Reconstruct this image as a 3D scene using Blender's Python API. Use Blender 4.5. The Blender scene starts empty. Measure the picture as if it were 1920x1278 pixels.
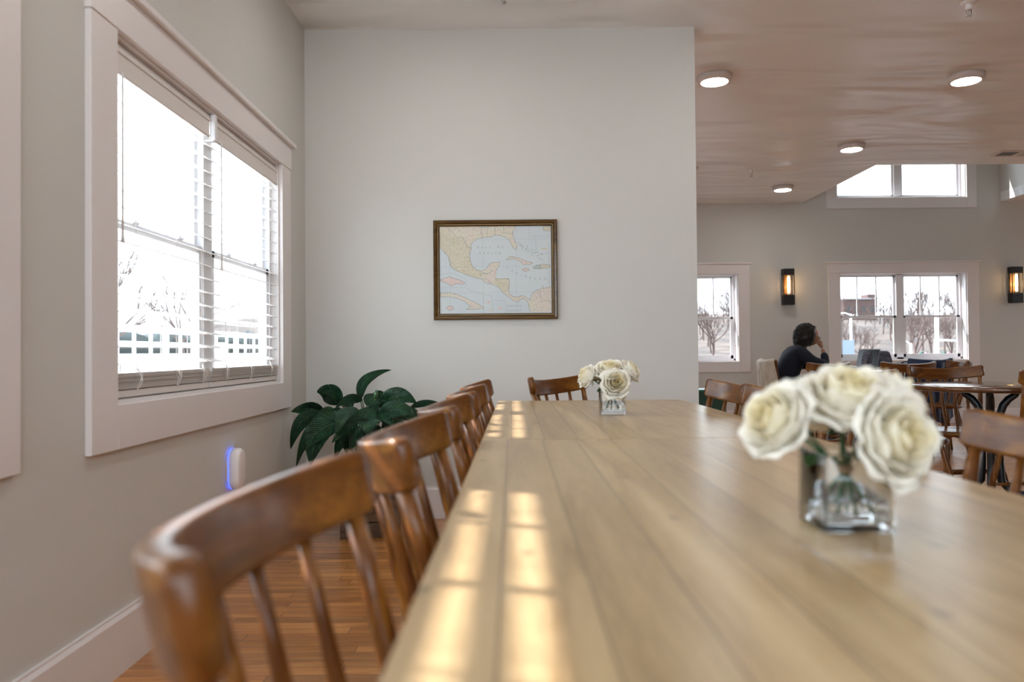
import bpy, bmesh, math, random
from mathutils import Vector, Matrix, Euler, noise
PI = math.pi
D2R = math.radians
scene = bpy.context.scene
COL = scene.collection

# ------------------------------------------------------------------ camera, world, sun, exposure
F_PX = 1437.0
cam_d = bpy.data.cameras.new('camera')
cam_d.sensor_width = 36.0
cam_d.lens = 36.0 * F_PX / 1920.0
cam_d.clip_start = 0.02
cam_d.clip_end = 500
cam_d.dof.use_dof = True
cam_d.dof.focus_distance = 4.9
cam_d.dof.aperture_fstop = 2.8
cam = bpy.data.objects.new('camera', cam_d)
COL.objects.link(cam)
scene.camera = cam
CAM_Z = 0.973
pitch, roll = 0.0145, 0.0088
fwd = Vector((0, math.cos(pitch), math.sin(pitch)))
r0 = Vector((1, 0, 0)); u0 = r0.cross(fwd)
right = (r0 * math.cos(roll) - u0 * math.sin(roll)).normalized()
up = right.cross(fwd).normalized()
M = Matrix((right, up, -fwd)).transposed().to_4x4()
M.translation = Vector((0, 0, CAM_Z))
cam.matrix_world = M

world = bpy.data.worlds.new('world')
scene.world = world
world.use_nodes = True
bg = world.node_tree.nodes['Background']
bg.inputs['Color'].default_value = (0.80, 0.90, 1.0, 1)
bg.inputs['Strength'].default_value = 3.7

SUN_DIR = Vector((1.0, -0.375, -0.87)).normalized()
sun_d = bpy.data.lights.new('sun', 'SUN')
sun_d.energy = 8.0
sun_d.color = (1.0, 0.92, 0.97)
sun_d.angle = D2R(0.6)
sun = bpy.data.objects.new('sun', sun_d)
sun.rotation_euler = SUN_DIR.to_track_quat('-Z', 'Y').to_euler()
sun.location = (-8, 4, 8)
COL.objects.link(sun)

scene.view_settings.view_transform = 'Standard'
scene.view_settings.look = 'None'
scene.view_settings.gamma = 1
scene.view_settings.exposure = 1.08
scene.cycles.use_denoising = True
scene.cycles.max_bounces = 12
scene.cycles.diffuse_bounces = 7
scene.cycles.glossy_bounces = 5
scene.cycles.transmission_bounces = 12
scene.cycles.transparent_max_bounces = 24
scene.cycles.caustics_reflective = False
scene.cycles.sample_clamp_indirect = 6.0

# ------------------------------------------------------------------ key dimensions (metres)
WL = -1.219        # left wall face
YB = 4.53          # map wall face
YF = 10.04         # far wall face
HC = 2.896         # ceiling
XE = 1.10          # right end of the map wall
XR = 9.6           # right wall
YR = -2.5          # rear wall
TZ = 0.76          # table top height
WZ0, WZ1 = 0.824, 1.973   # window openings
LWT = 0.10         # left wall thickness

def portal(name, loc, rot, sx, sy):
    l = bpy.data.lights.new(name, 'AREA'); l.shape = 'RECTANGLE'; l.size = sx; l.size_y = sy
    l.cycles.is_portal = True
    o = bpy.data.objects.new(name, l); o.location = loc; o.rotation_euler = rot; COL.objects.link(o)
    return o

# ------------------------------------------------------------------ mesh helpers
class MB:
    def __init__(s):
        s.v = []; s.f = []; s.sm = []
    def add(s, vs, fs, smooth=False):
        o = len(s.v)
        s.v += [tuple(v) for v in vs]
        for f in fs:
            s.f.append([i + o for i in f]); s.sm.append(smooth)
        return s
    def box(s, a, b, mat=None):
        x0, y0, z0 = a; x1, y1, z1 = b
        if x0 > x1: x0, x1 = x1, x0
        if y0 > y1: y0, y1 = y1, y0
        if z0 > z1: z0, z1 = z1, z0
        vs = [(x0,y0,z0),(x1,y0,z0),(x1,y1,z0),(x0,y1,z0),(x0,y0,z1),(x1,y0,z1),(x1,y1,z1),(x0,y1,z1)]
        if mat is not None: vs = [mat @ Vector(v) for v in vs]
        return s.add(vs, [(0,3,2,1),(4,5,6,7),(0,1,5,4),(1,2,6,5),(2,3,7,6),(3,0,4,7)])
    def tube(s, pts, rad, n=10, cap=True, smooth=True):
        pts = [Vector(p) for p in pts]
        if not isinstance(rad, (list, tuple)): rad = [rad] * len(pts)
        rings = []; prev = None
        for i, p in enumerate(pts):
            t = (pts[min(i+1, len(pts)-1)] - pts[max(i-1, 0)]).normalized()
            if prev is None:
                a = Vector((0,0,1)) if abs(t.z) < 0.9 else Vector((1,0,0))
                u = t.cross(a).normalized()
            else:
                u = (prev - t * prev.dot(t)).normalized()
            prev = u; w = t.cross(u)
            rings.append([p + (u*math.cos(2*PI*k/n) + w*math.sin(2*PI*k/n)) * rad[i] for k in range(n)])
        vs = [v for r in rings for v in r]; fs = []
        for i in range(len(rings)-1):
            for k in range(n):
                fs.append((i*n+k, i*n+(k+1)%n, (i+1)*n+(k+1)%n, (i+1)*n+k))
        if cap:
            fs.append(tuple(reversed(range(n)))); fs.append(tuple(range((len(rings)-1)*n, len(rings)*n)))
        return s.add(vs, fs, smooth)
    def lathe(s, prof, c=(0,0,0), n=32, smooth=True, mat=None):
        vs = []; fs = []
        for r, z in prof:
            for k in range(n):
                p = Vector((r*math.cos(2*PI*k/n), r*math.sin(2*PI*k/n), z))
                if mat is not None: p = mat @ p
                vs.append(p + Vector(c))
        m = len(prof)
        for i in range(m-1):
            for k in range(n):
                fs.append((i*n+k, i*n+(k+1)%n, (i+1)*n+(k+1)%n, (i+1)*n+k))
        if prof[0][0] > 1e-5: fs.append(tuple(reversed(range(n))))
        if prof[-1][0] > 1e-5: fs.append(tuple(range((m-1)*n, m*n)))
        return s.add(vs, fs, smooth)
    def grid(s, fn, nu, nv, smooth=True, closed=False):
        vs = [fn(i/nu, j/nv) for i in range(nu+1) for j in range(nv+1)]
        fs = [(i*(nv+1)+j, (i+1)*(nv+1)+j, (i+1)*(nv+1)+j+1, i*(nv+1)+j+1) for i in range(nu) for j in range(nv)]
        return s.add(vs, fs, smooth)
    def build(s, name, mat=None, parent=None, bevel=0, seg=2, solid=0, sub=0, weld=False):
        me = bpy.data.meshes.new(name)
        me.from_pydata(s.v, [], s.f)
        me.polygons.foreach_set('use_smooth', s.sm)
        me.update()
        bm = bmesh.new(); bm.from_mesh(me)
        if weld: bmesh.ops.remove_doubles(bm, verts=bm.verts, dist=1e-5)
        bmesh.ops.recalc_face_normals(bm, faces=bm.faces)
        bm.to_mesh(me); bm.free()
        o = bpy.data.objects.new(name, me); COL.objects.link(o)
        if mat: me.materials.append(mat)
        if parent is not None: o.parent = parent
        if solid:
            m = o.modifiers.new('s', 'SOLIDIFY'); m.thickness = solid; m.offset = 0
        if bevel:
            m = o.modifiers.new('b', 'BEVEL'); m.width = bevel; m.segments = seg; m.limit_method = 'ANGLE'; m.angle_limit = D2R(40)
            m.harden_normals = False
        if sub:
            m = o.modifiers.new('u', 'SUBSURF'); m.levels = sub; m.render_levels = sub
        return o

def tag(o, label=None, cat=None, group=None, kind=None):
    if label: o['label'] = label
    if cat: o['category'] = cat
    if group: o['group'] = group
    if kind: o['kind'] = kind
    return o
def empty(name, loc=(0,0,0), rz=0):
    o = bpy.data.objects.new(name, None); o.empty_display_size = 0.1
    o.location = loc; o.rotation_euler = (0, 0, rz); COL.objects.link(o); return o
def copy_tree(o, parent=None):
    c = o.copy(); COL.objects.link(c)
    if parent is not None: c.parent = parent
    for ch in list(o.children): copy_tree(ch, c)
    return c
def struct(o): o['kind'] = 'structure'; return o

# ------------------------------------------------------------------ materials
def new_mat(name):
    m = bpy.data.materials.new(name); m.use_nodes = True
    nt = m.node_tree; b = nt.nodes['Principled BSDF']
    return m, nt, b
def N(nt, typ, **kw):
    n = nt.nodes.new(typ)
    for k, v in kw.items(): setattr(n, k, v)
    return n
def plain(name, col, rough=0.5, metal=0.0, spec=0.5, bump=0, bscale=200, coat=0, var=0.0, vscale=3.0):
    m, nt, b = new_mat(name)
    b.inputs['Base Color'].default_value = (*col, 1)
    b.inputs['Roughness'].default_value = rough
    b.inputs['Metallic'].default_value = metal
    b.inputs['Specular IOR Level'].default_value = spec
    b.inputs['Coat Weight'].default_value = coat
    tc = N(nt, 'ShaderNodeTexCoord')
    if var:
        nz = N(nt, 'ShaderNodeTexNoise'); nz.inputs['Scale'].default_value = vscale; nz.inputs['Detail'].default_value = 5
        nt.links.new(tc.outputs['Object'], nz.inputs['Vector'])
        mx = N(nt, 'ShaderNodeMix', data_type='RGBA'); mx.inputs[0].default_value = 0.5
        mx.inputs[6].default_value = (*[max(0, c*(1-var)) for c in col], 1)
        mx.inputs[7].default_value = (*[min(1, c*(1+var)) for c in col], 1)
        nt.links.new(nz.outputs['Fac'], mx.inputs[0]); nt.links.new(mx.outputs[2], b.inputs['Base Color'])
    if bump:
        nz = N(nt, 'ShaderNodeTexNoise'); nz.inputs['Scale'].default_value = bscale; nz.inputs['Detail'].default_value = 4
        nt.links.new(tc.outputs['Object'], nz.inputs['Vector'])
        bp = N(nt, 'ShaderNodeBump'); bp.inputs['Strength'].default_value = bump; bp.inputs['Distance'].default_value = 0.002
        nt.links.new(nz.outputs['Fac'], bp.inputs['Height']); nt.links.new(bp.outputs[0], b.inputs['Normal'])
    return m
def emit(name, col, strength):
    m, nt, b = new_mat(name)
    b.inputs['Base Color'].default_value = (*col, 1)
    b.inputs['Emission Color'].default_value = (*col, 1)
    b.inputs['Emission Strength'].default_value = strength
    return m
def ramp(nt, stops):
    r = N(nt, 'ShaderNodeValToRGB'); e = r.color_ramp.elements
    while len(e) < len(stops): e.new(0.5)
    for el, (p, c) in zip(e, stops): el.position = p; el.color = (*c, 1)
    return r
def wood(name, dark, mid, light, axis='Y', plank=None, plank_len=None, rough=0.4, scale=1.0, coat=0.0, gap=(0.05,0.03,0.02), gapw=0.02, tint=0.25, knots=False, stretch=14.0, world_space=False, gapdark=1.0, bumpk=0.25, origin=0.0, spec=0.5):
    """grain runs along axis; plank = board width across it"""
    m, nt, b = new_mat(name)
    L = nt.links.new
    tc = N(nt, 'ShaderNodeTexCoord'); sep = N(nt, 'ShaderNodeSeparateXYZ')
    L(tc.outputs['Object'], sep.inputs[0])
    along = {'X': 0, 'Y': 1, 'Z': 2}[axis]; across = {'X': 1, 'Y': 0, 'Z': 0}[axis]
    other = 3 - along - across
    def math_(op, a, bb=None):
        n = N(nt, 'ShaderNodeMath', operation=op)
        for i, q in enumerate((a, bb)):
            if q is None: continue
            if isinstance(q, (int, float)): n.inputs[i].default_value = q
            else: L(q, n.inputs[i])
        return n.outputs[0]
    A = sep.outputs[along]; C = sep.outputs[across]; O = sep.outputs[other]
    if plank:
        cs = math_('DIVIDE', math_('SUBTRACT', C, origin), plank); row = math_('FLOOR', cs); fr = math_('FRACT', cs)
        wn = N(nt, 'ShaderNodeTexWhiteNoise', noise_dimensions='1D'); L(row, wn.inputs['W'])
        off = math_('MULTIPLY', wn.outputs['Value'], 13.7)
        if plank_len:
            al = math_('ADD', math_('DIVIDE', A, plank_len), off); seg = math_('FLOOR', al); fr2 = math_('FRACT', al)
            pid = math_('ADD', math_('MULTIPLY', row, 7.31), math_('MULTIPLY', seg, 3.17))
        else:
            pid = math_('MULTIPLY', row, 7.31); fr2 = None
        wn2 = N(nt, 'ShaderNodeTexWhiteNoise', noise_dimensions='1D'); L(pid, wn2.inputs['W'])
        rnd = wn2.outputs['Value']
        shift = math_('MULTIPLY', rnd, 31.0)
    else:
        shift = None
    cx = N(nt, 'ShaderNodeCombineXYZ')
    L(math_('MULTIPLY', C, scale), cx.inputs[0])
    L(math_('MULTIPLY', A, scale/stretch), cx.inputs[1])
    if shift is not None: L(math_('ADD', math_('MULTIPLY', O, scale), shift), cx.inputs[2])
    else: L(math_('MULTIPLY', O, scale), cx.inputs[2])
    n1 = N(nt, 'ShaderNodeTexNoise'); n1.inputs['Scale'].default_value = 9; n1.inputs['Detail'].default_value = 6; n1.inputs['Distortion'].default_value = 1.2
    L(cx.outputs[0], n1.inputs['Vector'])
    n2 = N(nt, 'ShaderNodeTexNoise'); n2.inputs['Scale'].default_value = 120; n2.inputs['Detail'].default_value = 3
    L(cx.outputs[0], n2.inputs['Vector'])
    f = math_('ADD', math_('MULTIPLY', n1.outputs['Fac'], 0.75), math_('MULTIPLY', n2.outputs['Fac'], 0.25))
    r = ramp(nt, [(0.30, dark), (0.50, mid), (0.70, light)]); L(f, r.inputs[0])
    colr = r.outputs[0]
    hv = N(nt, 'ShaderNodeHueSaturation'); L(colr, hv.inputs['Color'])
    if plank:
        L(math_('ADD', math_('MULTIPLY', rnd, tint*2), 1-tint), hv.inputs['Value'])
    colr = hv.outputs[0]
    if knots:
        vo = N(nt, 'ShaderNodeTexVoronoi', voronoi_dimensions='2D'); vo.inputs['Scale'].default_value = 2.6
        cv = N(nt, 'ShaderNodeCombineXYZ'); L(math_('MULTIPLY', C, 1.7), cv.inputs[0]); L(A, cv.inputs[1])
        L(cv.outputs[0], vo.inputs['Vector'])
        kr = ramp(nt, [(0.0, (1,1,1)), (0.022, (.75,.75,.75)), (0.045, (0,0,0))]); L(vo.outputs['Distance'], kr.inputs[0])
        mk = N(nt, 'ShaderNodeMix', data_type='RGBA'); L(math_('MULTIPLY', kr.outputs[0], 0.55), mk.inputs[0])
        L(colr, mk.inputs[6]); mk.inputs[7].default_value = (*[c*0.35 for c in dark], 1)
        colr = mk.outputs[2]
    h = f
    if plank:
        e1 = math_('MINIMUM', fr, math_('SUBTRACT', 1.0, fr))
        g = math_('LESS_THAN', e1, gapw)
        if fr2 is not None:
            e2 = math_('MINIMUM', fr2, math_('SUBTRACT', 1.0, fr2))
            g = math_('MAXIMUM', g, math_('LESS_THAN', e2, gapw*plank/plank_len))
        mg = N(nt, 'ShaderNodeMix', data_type='RGBA'); L(math_('MULTIPLY', g, gapdark), mg.inputs[0]); L(colr, mg.inputs[6]); mg.inputs[7].default_value = (*gap, 1)
        colr = mg.outputs[2]
        h = math_('SUBTRACT', math_('MULTIPLY', f, 0.4), math_('MULTIPLY', g, 1.0))
    L(colr, b.inputs['Base Color'])
    bp = N(nt, 'ShaderNodeBump'); bp.inputs['Strength'].default_value = bumpk; bp.inputs['Distance'].default_value = 0.002
    L(h, bp.inputs['Height']); L(bp.outputs[0], b.inputs['Normal'])
    b.inputs['Roughness'].default_value = rough; b.inputs['Specular IOR Level'].default_value = spec
    b.inputs['Coat Weight'].default_value = coat; b.inputs['Coat Roughness'].default_value = 0.12
    return m

def wall_paint(name, col):
    return plain(name, col, rough=0.75, spec=0.3, bump=0.12, bscale=260)
M_wall = wall_paint('paint_greige', (0.62, 0.615, 0.58))
M_wallfar = M_wall
M_trim = plain('paint_trim', (0.78, 0.745, 0.735), rough=0.38, spec=0.5)
M_vinyl = plain('vinyl_white', (0.82, 0.83, 0.85), rough=0.35)
def ceiling_mat():
    m, nt, b = new_mat('paint_ceiling'); L = nt.links.new
    b.inputs['Base Color'].default_value = (0.81, 0.81, 0.80, 1); b.inputs['Roughness'].default_value = 0.38
    b.inputs['Specular IOR Level'].default_value = 0.5
    tc = N(nt, 'ShaderNodeTexCoord'); mp = N(nt, 'ShaderNodeMapping'); mp.inputs['Scale'].default_value = (0.45, 1.5, 1)
    L(tc.outputs['Object'], mp.inputs[0])
    n1 = N(nt, 'ShaderNodeTexNoise'); n1.inputs['Scale'].default_value = 1.2; n1.inputs['Detail'].default_value = 2; n1.inputs['Distortion'].default_value = 0.5
    L(mp.outputs[0], n1.inputs['Vector'])
    n2 = N(nt, 'ShaderNodeTexNoise'); n2.inputs['Scale'].default_value = 160; n2.inputs['Detail'].default_value = 3
    L(tc.outputs['Object'], n2.inputs['Vector'])
    b1 = N(nt, 'ShaderNodeBump'); b1.inputs['Strength'].default_value = 1.0; b1.inputs['Distance'].default_value = 0.16; L(n1.outputs['Fac'], b1.inputs['Height'])
    b2 = N(nt, 'ShaderNodeBump'); b2.inputs['Strength'].default_value = 0.2; b2.inputs['Distance'].default_value = 0.002; L(n2.outputs['Fac'], b2.inputs['Height']); L(b1.outputs[0], b2.inputs['Normal'])
    L(b2.outputs[0], b.inputs['Normal'])
    return m
M_ceil = ceiling_mat()
M_floor = wood('oak_floor', (0.26,0.090,0.022), (0.47,0.200,0.055), (0.62,0.31,0.10), axis='X', plank=0.057, plank_len=0.75, rough=0.30, scale=2.2, coat=0.25, gap=(0.06,0.02,0.008), gapw=0.022, tint=0.22, stretch=10)
M_table = wood('pine_table', (0.27,0.170,0.072), (0.43,0.300,0.148), (0.51,0.372,0.200), axis='Y', plank=0.0824, rough=0.30, scale=1.7, coat=0.0, gap=(0.16,0.10,0.05), gapw=0.013, tint=0.08, knots=True, stretch=12, origin=-0.005)
M_tableleg = wood('pine_leg', (0.26,0.18,0.10), (0.38,0.28,0.16), (0.46,0.35,0.21), axis='Z', rough=0.45, scale=2.0)
M_chair = wood('chair_walnut', (0.070,0.020,0.003), (0.145,0.050,0.008), (0.27,0.115,0.020), axis='X', rough=0.30, scale=2.4, coat=0.05, spec=0.38, stretch=14, bumpk=0.08)
M_chairz = wood('chair_walnut_turned', (0.055,0.016,0.003), (0.15,0.050,0.008), (0.34,0.150,0.026), axis='Z', rough=0.30, scale=3, coat=0.05, spec=0.38, stretch=14, bumpk=0.08)
M_rtop = wood('round_table_top', (0.06,0.024,0.010), (0.13,0.055,0.022), (0.20,0.09,0.038), axis='X', rough=0.16, scale=2, coat=0.6, stretch=9, bumpk=0.05)
M_iron = plain('black_iron', (0.012,0.016,0.020), rough=0.32, metal=0.0, spec=0.6)
M_black = plain('matte_black', (0.012,0.012,0.013), rough=0.45)
M_metal = plain('brushed_metal', (0.55,0.55,0.55), rough=0.3, metal=1)
M_crate = wood('crate_wood', (0.035,0.018,0.010), (0.085,0.045,0.024), (0.15,0.085,0.045), axis='X', rough=0.7, scale=3, stretch=10)
M_frame = wood('frame_gilt', (0.035,0.015,0.004), (0.085,0.042,0.010), (0.15,0.085,0.022), axis='X', rough=0.3, scale=4, stretch=9, coat=0.3)

def glass_pane(name):
    m = bpy.data.materials.new(name); m.use_nodes = True; nt = m.node_tree; nt.nodes.clear(); L = nt.links.new
    out = N(nt, 'ShaderNodeOutputMaterial'); mx = N(nt, 'ShaderNodeMixShader'); tr = N(nt, 'ShaderNodeBsdfTransparent'); gl = N(nt, 'ShaderNodeBsdfGlossy')
    lw = N(nt, 'ShaderNodeLayerWeight'); lw.inputs['Blend'].default_value = 0.5
    pw = N(nt, 'ShaderNodeMath', operation='POWER'); L(lw.outputs['Facing'], pw.inputs[0]); pw.inputs[1].default_value = 4.0
    fr = N(nt, 'ShaderNodeMath', operation='MULTIPLY_ADD'); L(pw.outputs[0], fr.inputs[0]); fr.inputs[1].default_value = 0.9; fr.inputs[2].default_value = 0.04
    tr.inputs['Color'].default_value = (0.96,0.98,0.98,1); gl.inputs['Roughness'].default_value = 0.02
    L(fr.outputs[0], mx.inputs[0]); L(tr.outputs[0], mx.inputs[1]); L(gl.outputs[0], mx.inputs[2]); L(mx.outputs[0], out.inputs[0])
    return m
M_pane = glass_pane('window_glass')
def real_glass(name, col=(0.97,0.985,0.99), ior=1.5, rough=0.0):
    m, nt, b = new_mat(name)
    b.inputs['Base Color'].default_value = (*col, 1); b.inputs['Transmission Weight'].default_value = 1
    b.inputs['Roughness'].default_value = rough; b.inputs['IOR'].default_value = ior
    return m
M_vase = real_glass('vase_glass')
M_water = real_glass('clear_resin', ior=1.36)
def translucent(name, col, tcol, fac, rough=0.4, var=0.0):
    m, nt, b = new_mat(name); L = nt.links.new
    b.inputs['Base Color'].default_value = (*col, 1); b.inputs['Roughness'].default_value = rough
    t = N(nt, 'ShaderNodeBsdfTranslucent'); t.inputs['Color'].default_value = (*tcol, 1)
    mx = N(nt, 'ShaderNodeMixShader'); mx.inputs[0].default_value = fac
    L(b.outputs[0], mx.inputs[1]); L(t.outputs[0], mx.inputs[2]); L(mx.outputs[0], nt.nodes['Material Output'].inputs[0])
    return m
M_slat = translucent('blind_slat', (0.90,0.90,0.89), (0.92,0.92,0.90), 0.22, 0.45)
M_blindrail = plain('blind_rail', (0.74,0.70,0.67), rough=0.5)
M_cord = plain('blind_cord', (0.72,0.70,0.67), rough=0.8)

# ------------------------------------------------------------------ room shell
def holed_wall(name, axis, pos, thick, u0, u1, z0, z1, holes, mat):
    """wall in plane axis=pos spanning u0..u1 and z0..z1, holes=(u0,u1,z0,z1)"""
    us = sorted({u0, u1, *[h[0] for h in holes], *[h[1] for h in holes]})
    zs = sorted({z0, z1, *[h[2] for h in holes], *[h[3] for h in holes]})
    mb = MB()
    solid = {}
    for i in range(len(us)-1):
        for j in range(len(zs)-1):
            cu, cz = (us[i]+us[i+1])/2, (zs[j]+zs[j+1])/2
            solid[i, j] = not any(h[0] < cu < h[1] and h[2] < cz < h[3] for h in holes)
    def P(u, z, d):
        return (pos+d, u, z) if axis == 'X' else (u, pos+d, z)
    for (i, j), ok in solid.items():
        if not ok: continue
        a, b_, c, d = us[i], us[i+1], zs[j], zs[j+1]
        mb.add([P(a,c,0),P(b_,c,0),P(b_,d,0),P(a,d,0)], [(0,1,2,3)])
        mb.add([P(a,c,thick),P(b_,c,thick),P(b_,d,thick),P(a,d,thick)], [(3,2,1,0)])
        for (di, dj, e) in ((-1,0,((a,c),(a,d))), (1,0,((b_,c),(b_,d))), (0,-1,((a,c),(b_,c))), (0,1,((a,d),(b_,d)))):
            if not solid.get((i+di, j+dj), False):
                (p, q), (r, s) = e
                mb.add([P(p,q,0),P(r,s,0),P(r,s,thick),P(p,q,thick)], [(0,1,2,3)])
    return struct(mb.build(name, mat, weld=True))

OPL = [(2.335, 4.019), (0.038, 1.722), (-2.259, -0.575), (6.0, 7.684)]
holed_wall('wall_left', 'X', WL, -LWT, YR, YF+0.15, -0.02, HC, [(a, b, WZ0, WZ1) for a, b in OPL], M_wall)
# far wall: windows A (x 4.15..6.117 casing), B (right edge 3.116), high window, one more to the right
FW = [(4.15+0.15, 6.117-0.15), (3.116-1.967+0.15, 3.116-0.15), (7.15+0.15, 7.15+1.817)]
FZ0, FZ1 = WZ0, WZ1
HWZ0, HWZ1 = 2.955, 3.95
holed_wall('wall_far', 'Y', YF, 0.16, WL-0.2, XR+0.2, -0.02, 4.75,
           [(a, b, FZ0, FZ1) for a, b in FW] + [(4.14+0.13, 6.11-0.13, HWZ0, HWZ1)], M_wall)
holed_wall('wall_right', 'X', XR, 0.16, YR, YF, -0.02, HC, [(6.6,8.6,0.8,2.1)], M_wall)
holed_wall('wall_rear', 'Y', YR, -0.16, WL-0.2, XR+0.2, -0.02, HC, [(-1.0,1.9,0.9,2.82)], M_wall)
mb = MB(); mb.box((WL, YB, 0), (XE, YB+0.14, HC)); struct(mb.build('wall_map', M_wall))
mb = MB(); mb.box((WL-0.2, YR-0.2, -0.06), (XR+0.2, YF+0.2, 0)); struct(mb.build('floor', M_floor))
# ceiling with the raised dormer opening
OX0, OX1, OY0 = 3.826, 6.4325, 8.0
mb = MB()
for a, b in (((WL-0.2, YR-0.2), (OX0, YF)), ((OX1, YR-0.2), (XR+0.2, YF)), ((OX0, YR-0.2), (OX1, OY0))):
    mb.box((a[0], a[1], HC), (b[0], b[1], HC+0.12))
struct(mb.build('ceiling', M_ceil))
mb = MB()
mb.box((OX0-0.1, OY0-0.1, HC+0.12), (OX0, YF, 4.6)); mb.box((OX1, OY0-0.1, HC+0.12), (OX1+0.1, YF, 4.6)); mb.box((OX0, OY0-0.1, HC+0.12), (OX1, OY0, 4.6))
struct(mb.build('wall_dormer', M_wall))
mb = MB(); mb.box((OX0-0.1, OY0-0.1, 4.6), (OX1+0.1, YF, 4.7)); struct(mb.build('ceiling_dormer', M_ceil))

def baseboard(name, a, b, nrm):
    """a,b 2d points on the wall face, nrm pointing into the room"""
    mb = MB(); a = Vector(a); b = Vector(b); n = Vector(nrm)
    prof = [(0,0),(0.017,0),(0.017,0.168),(0.010,0.180),(0.010,0.186),(0,0.186)]
    vs = [(*(p + n*d), z) for p in (a, b) for d, z in prof]; k = len(prof)
    fs = [(i, (i+1)%k, k+(i+1)%k, k+i) for i in range(k)] + [tuple(range(k)), tuple(reversed(range(k, 2*k)))]
    mb.add(vs, fs); return struct(mb.build(name, M_trim))
baseboard('baseboard_left', (WL, YR), (WL, YB), (1, 0))
baseboard('baseboard_map_wall', (WL+0.017, YB), (XE, YB), (0, -1))
baseboard('baseboard_far', (XE-2, YF), (XR, YF), (0, -1))
baseboard('baseboard_right', (XR, YR), (XR, YF-0.017), (-1, 0))

# ------------------------------------------------------------------ windows (built in a local frame: x along the wall, +y into the room, z up)
def window_unit(name, length, z0, z1, depth, cas=0.15, muntins=2, top_casing=True, cas_bot=None, hung=True, jamb_in=0.0, cw_top=0.105, crown=True):
    """origin at the middle of the opening on the wall face, z = 0 at the floor"""
    root = empty(name); struct(root)
    h = length/2; cb = cas_bot if cas_bot is not None else z0-0.6866
    zt = z1 + cw_top
    c = MB(); t = 0.020
    c.box((-h-cas, 0, z0-cb), (-h, t, z1)); c.box((h, 0, z0-cb), (h+cas, t, z1)); c.box((-h, 0, z0-cb), (h, t, z0))
    if top_casing: c.box((-h-cas-0.004, 0, z1), (h+cas+0.004, t+0.004, zt+0.02))
    c.build('casing', M_trim, root, bevel=0.0025)
    if crown:
        c = MB(); c.box((-h-cas-0.028, 0, zt+0.02), (h+cas+0.028, 0.045, zt+0.042)); c.build('crown_moulding', M_trim, root, bevel=0.004)
    j = MB(); k = 0.012
    j.box((-h, -depth, z0), (-h+k, 0.0, z1)); j.box((h-k, -depth, z0), (h, 0.0, z1)); j.box((-h+k, -depth, z1-k), (h-k, 0.0, z1)); j.box((-h+k, -depth, z0), (h-k, 0.0, z0+k))
    j.build('jamb', M_trim, root)
    fd = -depth+0.005
    f = MB(); fw = 0.026; mw = 0.045; L, R, B, T = -h+k, h-k, z0+k, z1-k
    f.box((L, fd, B), (L+fw, fd+0.055, T)); f.box((R-fw, fd, B), (R, fd+0.055, T)); f.box((L, fd, T-0.012), (R, fd+0.055, T)); f.box((L, fd, B), (R, fd+0.055, B+fw)); f.box((-mw, fd, B), (mw, fd+0.055, T))
    f.build('window_frame', M_vinyl, root, bevel=0.002)
    zm = (B+T)/2 + 0.0
    for (a, b) in ((L+fw, -mw), (mw, R-fw)):
        if hung:
            s = MB(); sw = 0.030; y0, y1 = fd+0.008, fd+0.028
            s.box((a, y0, zm-0.012), (a+sw, y1, T-0.012)); s.box((b-sw, y0, zm-0.012), (b, y1, T-0.012)); s.box((a, y0, T-0.036), (b, y1, T-0.012)); s.box((a, y0, zm-0.016), (b, y1, zm+0.016))
            for q in range(muntins):
                xq = a + (b-a)*(q+1)/(muntins+1); s.box((xq-0.009, y0+0.005, zm), (xq+0.009, y0+0.015, T-0.02))
            so = s.build('upper_sash', M_vinyl, root, bevel=0.002)
            g = MB(); g.box((a+sw*0.5, y0+0.009, zm), (b-sw*0.5, y0+0.011, T-0.02)); g.build('glass', M_pane, so)
            s = MB(); y0, y1 = fd+0.03, fd+0.05; sw = 0.036
            s.box((a, y0, B+fw), (a+sw, y1, zm+0.016)); s.box((b-sw, y0, B+fw), (b, y1, zm+0.016)); s.box((a, y0, zm-0.016), (b, y1, zm+0.016)); s.box((a, y0, B+fw), (b, y1, B+fw+0.045))
            so = s.build('lower_sash', M_vinyl, root, bevel=0.002)
            g = MB(); g.box((a+sw*0.5, y0+0.009, B+fw+0.02), (b-sw*0.5, y0+0.011, zm)); g.build('glass', M_pane, so)
            for q in (0.27, 0.73):
                l = MB(); xq = a+(b-a)*q; l.box((xq-0.022, y0, zm+0.016), (xq+0.022, y1+0.004, zm+0.026)); l.box((xq-0.010, y0, zm+0.026), (xq+0.012, y1, zm+0.034)); l.build('sash_lock', M_vinyl, so, bevel=0.003)
        else:
            s = MB(); y0, y1 = fd+0.012, fd+0.04; sw = 0.03
            s.box((a, y0, B+fw), (a+sw, y1, T-0.012)); s.box((b-sw, y0, B+fw), (b, y1, T-0.012)); s.box((a, y0, T-0.05), (b, y1, T-0.012)); s.box((a, y0, B+fw), (b, y1, B+fw+0.02))
            so = s.build('sash', M_vinyl, root, bevel=0.002)
            g = MB(); g.box((a+sw*0.5, y0+0.009, B+fw), (b-sw*0.5, y0+0.011, T-0.03)); g.build('glass', M_pane, so)
    return root

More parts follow.
